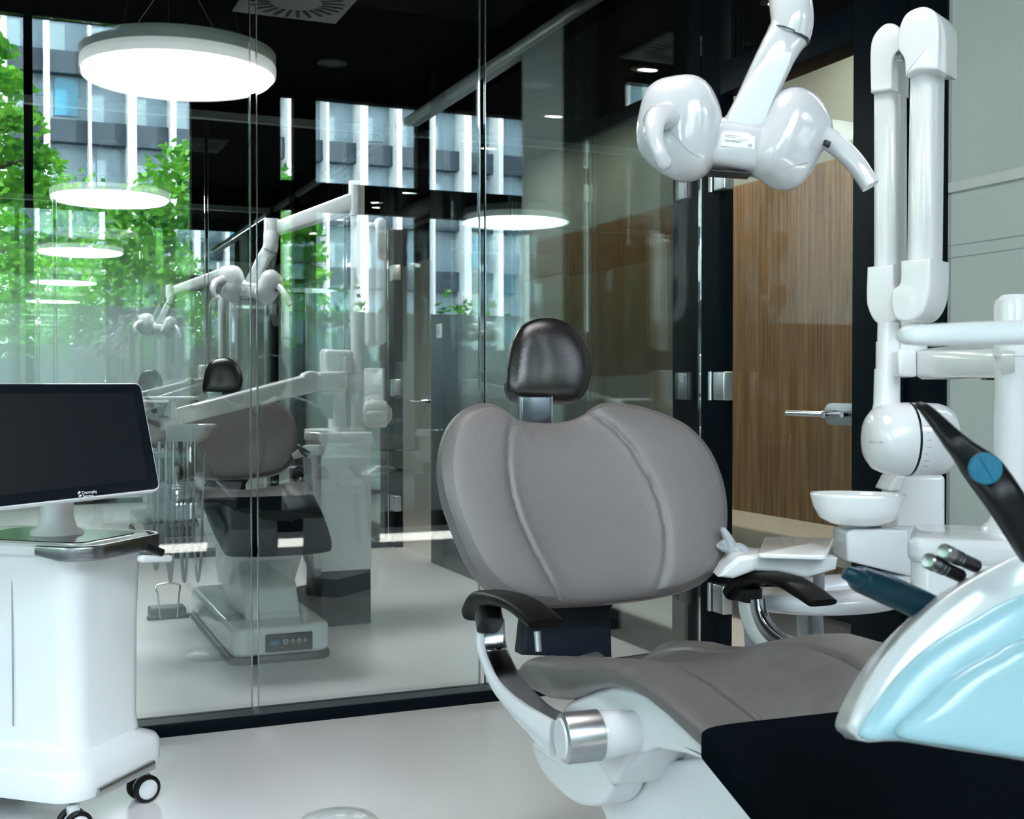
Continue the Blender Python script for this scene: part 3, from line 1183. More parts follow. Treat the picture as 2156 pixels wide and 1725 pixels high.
    B = V((XR - .085, yr0 + .0, interp(top_r, yr0) + .006))
    steps = [(0, 1.0, 0.0), (.03, 1, 0), (.12, 1, 0), (.25, .97, 0), (.34, .93, 0), (.39, .90, 0), (.405, .87, .006), (.41, .82, .014)]
    for d_, wf, ins in steps:
        ring = []
        cxx = (A.x + B.x) / 2
        hw = (B.x - A.x) / 2 * wf + .008
        for k in range(64):
            a = 2 * math.pi * k / 64
            ca, sa = math.cos(a), math.sin(a)
            u = math.copysign(abs(ca) ** (2 / 7), ca)
            s_ = math.copysign(abs(sa) ** (2 / 7), sa)
            f = (u + 1) / 2
            y = A.y * (1 - f) + B.y * f - d_ - .02 * (1 - u * u) * (1 if d_ > .3 else -.6)
            zt = (A.z + .004) * (1 - f) + (B.z - .01) * f - .38 * d_ - .006 * (1 - u * u) * (1 - d_)
            z = zt - .055 * (1 - s_) / 2 - ins * s_
            if d_ == 0:
                y += .0
            ring.append(V((cxx + hw * u, y, z)))
        rings.append(ring)
    MB().loft(rings).build('foot_pad', 'black_vinyl', t, sharp=60)
    # ---- back support panel
    q = [P(1143, 1262, 2.52), P(1312, 1262, 2.62), P(1303, 1290, 2.6), P(1312, 1330, 2.58), P(1322, 1400, 2.56), P(1138, 1400, 2.46), P(1140, 1330, 2.48)]
    q = [V((p.x, 2.33 - (p.z - .6) * -.1, p.z)) for p in q]
    MB().prism(q, (0, -1, 0), .05, .006).build('back_support', 'navy_panel', t)
    # ---- white seat shell seen below the cushion
    X0 = XL + .03
    sh = [(1180, 1497), (1190, 1480), (1230, 1460), (1290, 1440), (1340, 1450), (1400, 1490), (1460, 1550), (1515, 1612), (1500, 1612), (1440, 1590), (1380, 1578), (1340, 1588), (1315, 1612), (1295, 1650), (1285, 1658), (1250, 1600), (1215, 1555), (1190, 1520)]
    q = [UX(a, b, X0) for a, b in sh]
    MB().prism(q, (-1, 0, 0), .44, .012, 4).build('seat_shell', 'white', t, sharp=50)
    # lower swing body (rounded leaf)
    lf = [(1118, 1560), (1180, 1560), (1250, 1578), (1272, 1610), (1285, 1655), (1268, 1690), (1240, 1700), (1205, 1692), (1165, 1660), (1135, 1620)]
    q = spline([UX(a, b, X0 + .02) for a, b in lf], 5, True)
    MB().prism(q, (-1, 0, 0), .07, .012, 4).build('swing_cover', 'white_soft', t, sharp=50)
    # ---- lifting column and base
    q = [UX(a, b, X0 + .09) for a, b in [(1300, 1640), (1340, 1610), (1540, 1590), (1640, 1700), (1700, 1830), (1500, 2000), (1330, 1900), (1280, 1760)]]
    MB().prism(q, (-1, 0, 0), .30, .01).build('column_cover', 'white_soft', t)
    q2 = [(cx - .12, 2.05, .55), (cx - .12, 1.6, .58), (cx - .12, 1.25, .12), (cx - .12, 1.75, .12), (cx - .12, 2.1, .42)]
    MB().prism([V(p) for p in q2], (-1, 0, 0), .24, .02).build('lift_arm', 'white_soft', t)
    def plan(x0, x1, ya, yb, z, r):
        out = []
        for (px_, py_, a0) in ((x1 - r, yb - r, 0), (x0 + r, yb - r, 90), (x0 + r, ya + r, 180), (x1 - r, ya + r, 270)):
            for k in range(9):
                an = R(a0 + 90 * k / 8)
                out.append(V((px_ + r * math.cos(an), py_ + r * math.sin(an), z)))
        return out
    base = MB().prism(plan(cx - .205, cx + .205, 1.10, 2.26, .15, .06), (0, 0, 1), .122, .022, 5).build('base', 'white', t)
    MB().prism(plan(cx - .210, cx + .210, 1.095, 2.265, .028, .062), (0, 0, 1), .028, .003, 2).build('base_skirt', 'charcoal', base)
    pn = MB().box((cx - .07, 1.092, .045), (cx + .125, 1.102, .118), .006).build('socket_panel', 'black', base)
    MB().box((cx - .052, 1.088, .072), (cx - .012, 1.093, .094), .002).build('power_switch', 'blue', base)
    so = MB()
    for k, rr in ((.012, .012), (.042, .009), (.068, .010), (.094, .008)):
        so.lathe((cx + k, 1.093, .085), (0, -1, 0), [(rr, 0), (rr, .004), (rr * .6, .004), (rr * .6, .001)], 20)
    so.build('socket', 'steel', base)

    # ---- armrests
    # left: pad, strut, hub
    arml = thing('armrest_left', '', '', (0, 0, 0))
    for k_ in ('label', 'category'):
        del arml[k_]
    arml.name = 'armrest'
    arml.parent = t
    off = t.location

    def child(mb, name, m, sharp=40):
        ob = mb.build(name, m, None, sharp)
        for v in ob.data.vertices:
            v.co -= off
        ob.parent = arml
        return ob
    return t, child, arml, X0


chair, _c, _arm, CX0 = build_chair()
bpy.data.objects.remove(_arm)

# left armrest of the front chair: strut is the part, pad and hub its sub-parts
AX = .80
sp = [(1063, 1318), (1040, 1330), (1022, 1345), (1026, 1385), (1045, 1425), (1075, 1470), (1110, 1510), (1150, 1540), (1190, 1556)]
ctr = spline([UX(a, b, AX) for a, b in [(1038, 1318), (1035, 1350), (1042, 1395), (1064, 1440), (1095, 1482), (1132, 1516), (1178, 1545)]], 6)
nw = len(ctr)
wp_ = spline([UX(a, b, AX) for a, b in [(1010, 1300), (1011, 1340), (1016, 1378), (1040, 1436), (1074, 1478), (1112, 1514), (1165, 1556)]], 6)
nw = len(wp_)
htab = [(0, .006), (.35, .0075), (.6, .013), (.8, .020), (1, .030)]
strut = MB().tube(wp_, .007, 20, [interp(htab, i / (nw - 1)) for i in range(nw)], up=V((1, 0, 0)).cross(V((0, -.7, -.7))), p=4).build('armrest_frame', 'white', chair)
cp_ = spline([UX(a, b, AX + .028) for a, b in [(1034, 1306), (1036, 1345), (1044, 1380), (1066, 1424), (1098, 1464), (1138, 1500), (1188, 1520)]], 6)
MB().tube(cp_, .026, 20, .0055, up=(0, 1, 1), p=6).build('chrome_inlay', 'chrome', strut)
hub = UX(1182, 1556, AX - .01)
hx = V((1, -.12, .02)).normalized()
MB().lathe(hub, hx, [(.034, 0), (.0385, .003), (.0395, .008), (.0395, .060), (.037, .062)], 48).build('hub_ring', 'steel', strut)
MB().lathe(hub - hx * .003, hx, [(.001, 0), (.030, .0), (.033, .004)], 48).build('hub_cap', 'white', strut)
MB().lathe(hub + hx * .06, hx, [(.036, 0), (.037, .01), (.034, .05), (.027, .085), (.024, .12)], 40).build('hub_arm', 'white', strut)


def arm_pad(pix, X, hw, hts):
    c_ = spline([UX(a, b, X) for a, b in pix], 6)
    n_ = len(c_)
    hv = [interp([(k / (len(hts) - 1), h) for k, h in enumerate(hts)], i / (n_ - 1)) for i in range(n_)]
    return MB().tube(c_, [hw] * n_, 28, hv, up=(0, 0, 1), p=3.2)


arm_pad([(1006, 1290), (1022, 1266), (1060, 1261), (1100, 1274), (1132, 1298), (1150, 1314)], AX + .022, .032, [.017, .021, .012, .010, .011, .008]).build('armrest_pad', 'black_grain', strut)
MB().tube([UX(1027, 1288, AX + .012), UX(1032, 1318, AX + .008)], .025, 24, .022, p=4, up=(1, 0, 0)).build('pad_foot', 'black', strut)
MB().tube([UX(1131, 1330, .86), UX(1134, 1372, .86)], .006, 12).build('pad_stay', 'steel', strut)

AX2 = 1.46
strut2 = MB().tube(spline([UX(a, b, AX2) for a, b in [(1578, 1262), (1581, 1290), (1595, 1322), (1622, 1352), (1660, 1378), (1710, 1402)]], 6), .023, 24, .018, up=(1, 0, 0), p=5).build('armrest_frame', 'white', chair)
MB().tube(spline([UX(a, b, AX2 - .008) for a, b in [(1596, 1262), (1600, 1290), (1613, 1320), (1638, 1346), (1676, 1372)]], 6), .016, 20, .012, up=(1, 0, 0), p=5).build('chrome_inlay', 'chrome', strut2)
arm_pad([(1552, 1250), (1570, 1226), (1612, 1216), (1660, 1225), (1700, 1247), (1732, 1270)], AX2, .034, [.018, .020, .012, .011, .011, .007]).build('armrest_pad', 'black_grain', strut2)
MB().tube([UX(1578, 1238, AX2), UX(1578, 1266, AX2)], .024, 24, .022, p=4, up=(1, 0, 0)).build('pad_foot', 'black', strut2)
chair2 = dup(chair, (-.10, 3.78, 0), 'grey leather dental chair behind the glass, facing with its black foot pad', 'dental chairs')
dup(chair, (-.02, 7.85, 0), 'smallest dental chair, farthest away behind the monitor', 'dental chairs')

# ================================================================== OPERATING LIGHT
LD = 2.1


def build_light():
    d = LD
    root = P(1590, 250, d)
    t = thing('operating_light', 'large white twin-pod dental operating light with curved handles in front of the door', 'dental light', root, 'operating lights')
    nrm = -FWD
    # pods
    lp = [(1428, 162), (1390, 172), (1365, 195), (1352, 235), (1345, 280), (1350, 320), (1372, 350), (1405, 374), (1440, 383), (1475, 373), (1500, 345), (1514, 300), (1519, 255), (1512, 215), (1495, 180), (1468, 161)]
    pts = spline([P(a, b, d) for a, b in lp], 4, True)
    n1 = (nrm + RGT * -.45).normalized()
    c1 = P(1436, 272, d)
    pts1 = [UPL(*q, c1, n1) for q in spline2(lp, 4)]
    pod = MB().blob(pts1, n1, .060, .050, p=2.5, N=96, K=24, ctr=c1).build('lamp_pod', 'lamp_shell', t, sharp=70)
    seam = spline([(1393, 263), (1420, 285), (1455, 322), (1500, 345)] and [V((a, b, 0)) for a, b in [(1391, 262), (1400, 262), (1425, 290), (1455, 322), (1503, 340)]], 8)
    sm = []
    for q in seam:
        sm.append(surf(q.x, q.y, c1, n1, pts1, .060, 2.5))
    MB().tube(sm, .0009, 6).build('seam', 'grey', pod)
    rp = [(1655, 186), (1688, 192), (1715, 218), (1735, 255), (1738, 285), (1722, 320), (1705, 350), (1688, 378), (1668, 400), (1640, 398), (1612, 380), (1588, 362), (1580, 330), (1590, 290), (1605, 250), (1625, 205)]
    n2 = (nrm + RGT * .35).normalized()
    c2 = P(1660, 290, d)
    pts2 = [UPL(*q, c2, n2) for q in spline2(rp, 4)]
    pod2 = MB().blob(pts2, n2, .060, .050, p=2.5, N=96, K=24, ctr=c2).build('lamp_pod', 'lamp_shell', t, sharp=70)
    sm = [surf(q.x, q.y, c2, n2, pts2, .060, 2.5) for q in spline([V((a, b, 0)) for a, b in [(1596, 352), (1625, 368), (1660, 352), (1700, 343)]], 8)]
    MB().tube(sm, .0009, 6).build('seam', 'grey', pod2)
    # bridge
    br = [P(1470, 305, d + .02), P(1520, 308, d), P(1575, 318, d), (P(1640, 330, d + .02))]
    MB().tube(spline(br, 5), [.045, .043, .042, .042, .042, .041, .041, .041, .041, .042, .042, .043, .044, .046, .048, .05], 32, [.040] * 6 + [.040] * 10, up=UPV, p=3.4).build('bridge', 'lamp_shell', t, sharp=70)
    MB().quadbox([P(1497, 357, d - .03), P(1570, 362, d - .03), P(1585, 366, d - .03), P(1500, 361, d - .03)][::-1], -FWD, .05, .0005).build('sensor_slot', 'black', t)
    hub = MB().tube([P(1523, 272, d - .012), P(1608, 284, d - .012)], .021, 36, p=2.0, round_ends=True)
    hub.build('joint', 'lamp_shell', t)
    MB().tube([P(1601, 283, d - .012), P(1603, 283, d - .012)], .0218, 36).build('joint_ring', 'grey', t)
    # label with tiny print
    la = [P(1521, 283, d - .046), P(1580, 289, d - .048), P(1586, 308, d - .048), P(1516, 302, d - .046)]
    # neck
    nk = MB()
    nk.tube(spline([P(1566, 268, d), P(1600, 190, d), P(1635, 115, d), P(1660, 72, d + .01)], 5), [.037, .036, .035, .034, .033, .033, .033, .033, .033, .033, .033, .034, .034, .035, .036, .037], 36, [.028] * 16, up=FWD, p=3.2)
    neck = nk.build('neck', 'lamp_shell', t, sharp=70)
    nr = V(-FWD)
    scoop = [(1530, 258), (1548, 215), (1575, 170), (1605, 128), (1633, 110), (1662, 108), (1668, 118), (1655, 150), (1635, 195), (1618, 235), (1607, 262), (1580, 268), (1550, 266)]
    cc = P(1605, 200, d - .028)
    MB().blob([UPL(*q, cc, nr) for q in spline2(scoop, 3)], nr, .0025, .004, p=4, N=60, K=8, ctr=UPL(1603, 200, cc, nr)).build('inset_panel', 'grey_white', neck)
    MB().tube(spline([P(1661, 78, d + .01), P(1668, 45, d + .01), P(1664, 0, d + .02), P(1662, -30, d + .03)], 4), .037, 36, p=2.2).build('swivel', 'lamp_shell', t, sharp=70)
    MB().tube([P(1658.5, 79, d + .01), P(1660, 75.5, d + .01)], .0374, 36, p=2.4).build('swivel_gap', 'charcoal', t)
    # handles
    ha = spline([P(1730, 285, d - .02), P(1765, 308, d - .04), P(1802, 345, d - .06), P(1833, 392, d - .07)], 6)
    n_ = len(ha)
    h1 = MB().tube(ha, [.0185 - .004 * (k / n_) for k in range(n_)], 24, [.0185 - .003 * (k / n_) for k in range(n_)], up=FWD, p=2.6, round_ends=False).build('handle', 'lamp_shell', t, sharp=60)
    MB().quadbox([P(1737, 293, d - .068), P(1751, 298, d - .070), P(1747, 310, d - .070), P(1734, 303, d - .068)][::-1], -FWD, .01, .001).build('release_clip', 'black', h1)
    hb = spline([P(1402, 245, d - .05), P(1380, 252, d - .085), P(1377, 285, d - .115), P(1388, 322, d - .125), P(1398, 342, d - .12)], 6)
    n_ = len(hb)
    MB().tube(hb, [.024 - .011 * min(1, 1.6 * k / n_) for k in range(n_)], 24, up=FWD, p=2.4, round_ends=True).build('handle', 'lamp_shell', t, sharp=60)
    # label text
    ex = (P(1580, 300, d) - P(1520, 294, d)).normalized()
    ey = (UPV - ex * UPV.dot(ex)).normalized()
    lo = P(1519, 300, d - .044)
    tx = MB().quadbox([lo + ey * -.006, lo + ex * .058 + ey * -.006, lo + ex * .056 + ey * .016, lo + ex * .002 + ey * .016], ex.cross(ey), .002, .0004).build('rating_label', 'porceg', t)
    z = ex.cross(ey) * .0004
    for r_, (b0, b1) in enumerate(((.004, .030), (.004, .024), (.028, .044), (.004, .036))):
        o_ = lo + ey * (.013 - .0028 * r_) + z
        MB().quadbox([o_ + ex * b0, o_ + ex * b1, o_ + ex * b1 + ey * .0008, o_ + ex * b0 + ey * .0008], z, .0002).build('fine_print', 'ink', tx)
    text('Made in Germany', 'label_text', lo + ex * .006 + ey * .002 + z, ex, ey, .0035, 'ink', tx)
    text('CE', 'label_text', lo + ex * .045 + ey * -.003 + z, ex, ey, .0065, 'ink', tx)
    # the arm above, out of the front picture but seen on its twin
    top = P(1662, -25, d + .03)
    e1 = top + V((0, 0, .02))
    MB().tube([top, e1 + V((0, 0, .03))], .036, 28, p=2.4).build('elbow', 'lamp_shell', t)
    return t, e1


def spline2(pts, n):
    return [(p.x, p.y) for p in spline([V((a, b, 0)) for a, b in pts], n, True)]


def surf(px, py, c, n, outl, tf, p):
    """point on the front of a blob seen through this outline point"""
    q = UPL(px, py, c, n)
    n = V(n).normalized()
    ex = (V((1, 0, 0)) - n * n.x).normalized()
    ey = n.cross(ex)
    pol = [((o - c).dot(ex), (o - c).dot(ey)) for o in outl]
    for _ in range(4):
        dl = q - c
        x, y = dl.dot(ex), dl.dot(ey)
        r = math.hypot(x, y)
        rr = min(1, r / polar(pol, math.atan2(y, x)))
        z = tf * max(0, 1 - rr ** p) ** (1 / p)
        q2 = UPL(px, py, c + n * z, n)
        q = q2 - n * z
    return q + n * z


M['grey_white'] = mat('cool_grey_plastic', (.62, .66, .69), .25)
light1, elbow1 = build_light()
LOFF = V((-.048, 4.25, .07))
light2 = dup(light1, LOFF, 'white dental light hanging over the chair behind the glass', 'operating lights')
dup(light1, LOFF + V((.03, 4.15, 0)), 'faint white dental light over the farthest chair', 'operating lights')

# ================================================================== DENTIST UNITS
def build_unit_far(off, label):
    """water column, posts, arms of the second room"""
    Y = 5.52
    x0, x1 = 1.36, 1.605
    t = thing('treatment_unit', label, 'dental unit', (1.48, 5.65, 0), 'treatment units')
    def cc(z0, z1, gx=0, bev=.03):
        return MB().prism(spline([V((x0 - gx + .03, Y - gx, z1)), V((x1 + gx - .03, Y - gx, z1)), V((x1 + gx, Y - gx + .03, z1)), V((x1 + gx, Y + .3, z1)), V((x0 - gx, Y + .3, z1)), V((x0 - gx, Y - gx + .03, z1))], 3, True), (0, 0, 1), z1 - z0, bev if bev else .003)
    cc(.26, .87, 0, .004).build('column', 'white', t)
    cc(.865, .915, .008, .014).build('lid', 'white', t)
    cc(0, .262, -.002, .004).build('plinth', 'charcoal', t)
    MB().tube([(x0 - .02, Y + .15, .13), (x0 - .25, Y + .12, .10)], .035, 20, .05, p=4).build('floor_duct', 'charcoal', t)
    p1, p2 = P(715, 915, 5.9), P(752, 918, 6.0)
    MB().tube([(p1.x, p1.y, .90), (p1.x, p1.y, 1.20)], .034, 28).build('front_post', 'white', t)
    MB().lathe((p1.x, p1.y, .905), (0, 0, 1), [(.055, 0), (.045, .012), (.036, .03)], 28).build('post_foot', 'white', t)
    MB().tube([(p2.x, p2.y, .90), (p2.x, p2.y, 2.08)], .031, 28).build('rear_post', 'white', t)
    MB().lathe((p2.x, p2.y, .905), (0, 0, 1), [(.05, 0), (.042, .012), (.033, .03)], 28).build('post_foot', 'white', t)
    # block on front post and tray arm
    a, b = P(673, 735, 5.85), P(731, 828, 5.9)
    MB().box((p1.x - .085, p1.y - .05, 1.19), (p1.x + .06, p1.y + .08, 1.31), .02).build('post_head', 'white', t)
    hd = MB().prism([V((p1.x - .09, p1.y - .04, 1.19 + .12)), V((p1.x + .035, p1.y - .04, 1.285)), V((p1.x + .035, p1.y - .04, 1.19)), V((p1.x - .09, p1.y - .04, 1.19))], (0, -1, 0), .08, .006)
    q0, q1, q2, q3 = P(703, 735, 5.85), P(731, 752, 5.85), P(728, 830, 5.85), P(676, 830, 5.85)
    q4 = P(674, 735, 5.85)
    MB().quadbox([q4, q0, q1, q2, q3][::-1], -FWD, .10, .010, 3).build('support_box', 'white', t)
    j = P(652, 805, 5.75)
    MB().lathe(j + V((0, .05, 0)), (0, -1, 0), [(.02, 0), (.05, .005), (.054, .02), (.054, .08), (.048, .095), (.01, .1)], 32).build('arm_joint', 'white', t)
    MB().tube([P(665, 803, 5.78), P(722, 800, 5.88)], .045, 20, .045, p=5).build('arm_bracket', 'white', t)
    e = P(362, 880, 5.25)
    MB().tube([P(640, 810, 5.73), e], [.036, .03], 24, [.045, .036], p=6).build('tray_arm', 'white', t)
    # light arm
    top = V((p2.x, p2.y, 2.10))
    MB().tube([(p2.x, p2.y, 1.98), (p2.x, p2.y, 2.15)], .040, 24).build('light_arm_joint', 'white', t)
    # dental light arm
    e2 = elbow1 + LOFF
    MB().tube([top - V((0, 0, .05)), e2 + V((.02, .0, .0))], [.036, .028], 24, [.048, .034], p=6).build('light_arm', 'white', t)
    MB().tube([e2 + V((0, 0, -.05)), e2 + V((0, 0, .05))], .038, 28).build('light_arm_end', 'white', t)
    # spittoon and side tray
    bc = P(684, 905, 6.05)
    bowl(t, bc, .105)
    MB().tube([bc + V((.0, 0, -.065)), bc + V((.1, .02, -.12)), V((x0 + .1, Y + .2, .80))], [.05, .055, .06], 20, p=4).build('spittoon_arm', 'white', t)
    MB().tube([bc + V((.06, .05, -.04)), bc + V((.06, .05, .055))], .03, 24, p=3).build('cup_holder', 'white', t)
    st = [(612, 957), (640, 938), (672, 938), (672, 960), (640, 962), (618, 968)]
    MB().quadbox([P(a, b, 5.5) for a, b in st][::-1], -FWD, .16, .006).build('assistant_tray', 'white', t)
    MB().tube([P(627, 938, 5.48), P(640, 952, 5.46), P(650, 958, 5.46)], [.009, .016, .014], 14).build('suction_handle', 'darksteel', t)
    for k in range(3):
        MB().tube(spline([P(640 + 6 * k, 965, 5.5), P(646 + 6 * k, 1060, 5.52), P(640 + 8 * k, 1165, 5.5), P(665, 1200 + 6 * k, 5.6), P(690, 1190, 5.7)], 8), .007, 10).build('hose', 'hose', t)
    # x-ray arm of this room
    for k, (cx_, z0_, z1_) in enumerate(((781, 720, 480), (800, 715, 470))):
        MB().tube([P(cx_, z0_, 6.15), P(cx_, z1_, 6.15)], .030, 24, .035, p=3, round_ends=True).build('xray_arm', 'white', t)
    xb = [(766, 775), (808, 775), (808, 852), (766, 852)]
    MB().quadbox([P(a, b, 6.1) for a, b in xb][::-1], -FWD, .08, .008).build('xray_bracket', 'white', t)
    h = P(790, 872, 6.1)
    MB().lathe(h + V((-.07, 0, 0)), (1, -.2, 0), [(.03, 0), (.066, .02), (.07, .06), (.068, .12), (.03, .15)], 30).build('xray_head', 'white', t)
    return t


def bowl(t, c, r, name='spittoon_bowl'):
    pr = [(.001, -.55), (.35, -.55), (.5, -.52), (.8, -.38), (.93, -.18), (.99, -.02), (1.0, .02), (.985, .04), (.96, .03), (.93, -.03), (.86, -.18), (.7, -.34), (.4, -.44), (.001, -.46)]
    return MB().lathe(c, (0, 0, 1), [(a * r, b * r) for a, b in pr], 56).build(name, 'porcelain', t, sharp=60)


u2 = build_unit_far(V(), 'white dental unit column with two posts and tray arm behind the glass')
u3 = dup(u2, (.02, 4.15, 0), 'faint white dental unit in the farthest room', 'treatment units')


# delivery head of the second room: tray, control box, hanging instruments
def delivery_far():
    t = thing('instrument_console', 'white instrument console with hanging hoses behind the glass beside the monitor', 'dental console', P(390, 900, 5.2), 'instrument consoles')
    q = [(345, 893), (433, 893), (431, 905), (415, 930), (385, 945), (350, 945)]
    MB().quadbox([P(a, b, 5.15) for a, b in q][::-1], -FWD, .22, .012, 3).build('control_box', 'white', t)
    MB().tube([P(362, 880, 5.25), P(362, 905, 5.25)], .05, 24, p=3).build('head_joint', 'white', t)
    MB().box(*(lambda a: (a - V((.11, .10, .008)), a + V((.10, .12, .006))))(P(362, 838, 5.2)), .007).build('tray_top', 'white', t)
    MB().tube([P(365, 842, 5.2), P(365, 885, 5.23)], .014, 16).build('tray_post', 'white', t)
    MB().box(*(lambda a: (a - V((.09, .02, .012)), a + V((.09, .06, .012))))(P(372, 958, 5.1)), .004).build('instrument_rack', 'grey', t)
    for k in range(6):
        x = 335 + k * 15
        ih = P(x, 950, 5.08)
        MB().tube([P(x, 930, 5.07), P(x, 1010, 5.07)], [.010, .007], 12).build('handpiece', 'black' if k in (3,) else 'steel', t)
    for k in range(6):
        x = 335 + k * 15
        bot = 1225 if k > 1 else 1200
        x2 = x + (14 if k % 2 else -12)
        MB().tube(spline([P(x, 1005, 5.07), P(x - 3, 1080, 5.07), P(x, 1160, 5.08), P((x + x2) / 2, bot, 5.1), P(x2, 1160, 5.12), P(x2 + 3, 1060, 5.14), P(x2 + 6, 950, 5.18)], 8), .0055, 8).build('hose', 'hose', t)
    return t


delivery_far()
dc = P(305, 845, 7.8)
t = thing('delivery_console', 'pale instrument console of the farthest room seen above the monitor corner', 'dental console', dc)
MB().box(dc + V((-.2, -.1, -.01)), dc + V((.14, .1, .01)), .008).build('tray_top', 'white', t)
MB().tube([dc + V((-.18, 0, -.09)), dc + V((.5, .3, .12))], .03, 18, .035, p=4).build('tray_arm', 'white', t)

# foot control with wire bail and cable
fc = UZ(352, 1300, 0)
t = thing('foot_control', 'black foot control with chrome wire bail on the floor behind the glass', 'foot pedal', fc)
MB().prism([fc + V((-.085, -.05, .0)) + V((0, 0, .055)), fc + V((.085, -.05, .055)), fc + V((.085, .06, .055)), fc + V((-.085, .06, .055))], (0, 0, 1), .055, .012).build('housing', 'charcoal', t)
MB().box(fc + V((-.10, -.06, 0)), fc + V((.10, -.02, .018)), .006).build('pedal', 'black', t)
MB().tube(spline([fc + V((-.04, -.065, .01)), fc + V((-.05, -.06, .12)), fc + V((-.055, -.03, .16)), fc + V((0, -.025, .17)), fc + V((.055, -.03, .16)), fc + V((.05, -.06, .12)), fc + V((.04, -.065, .01))], 8), .0045, 10).build('bail', 'chrome', t)
MB().tube(spline([fc + V((.06, .05, .01)), fc + V((.14, -.03, .007)), fc + V((.22, .02, .007)), fc + V((.27, .2, .007))], 8), .005, 8).build('cable', 'charcoal', t)

# ================================================================== X-RAY ARM, FRONT ROOM
XD = 2.62


def rr(x0, x1, y0, y1, rt=0, rb=0):
    """pixel outline with round top / bottom"""
    out = []
    cx_, w2 = (x0 + x1) / 2, (x1 - x0) / 2
    if rt:
        for k in range(13):
            a = math.pi - math.pi * k / 12
            out.append((cx_ + w2 * math.cos(a), y0 + w2 * rt - w2 * rt * math.sin(a)))
    else:
        out += [(x0, y0), (x1, y0)]
    if rb:
        for k in range(13):
            a = math.pi * k / 12
            out.append((cx_ + w2 * math.cos(a), y1 - w2 * rb + w2 * rb * math.sin(a)))
    else:
        out += [(x1, y1), (x0, y1)]
    return out


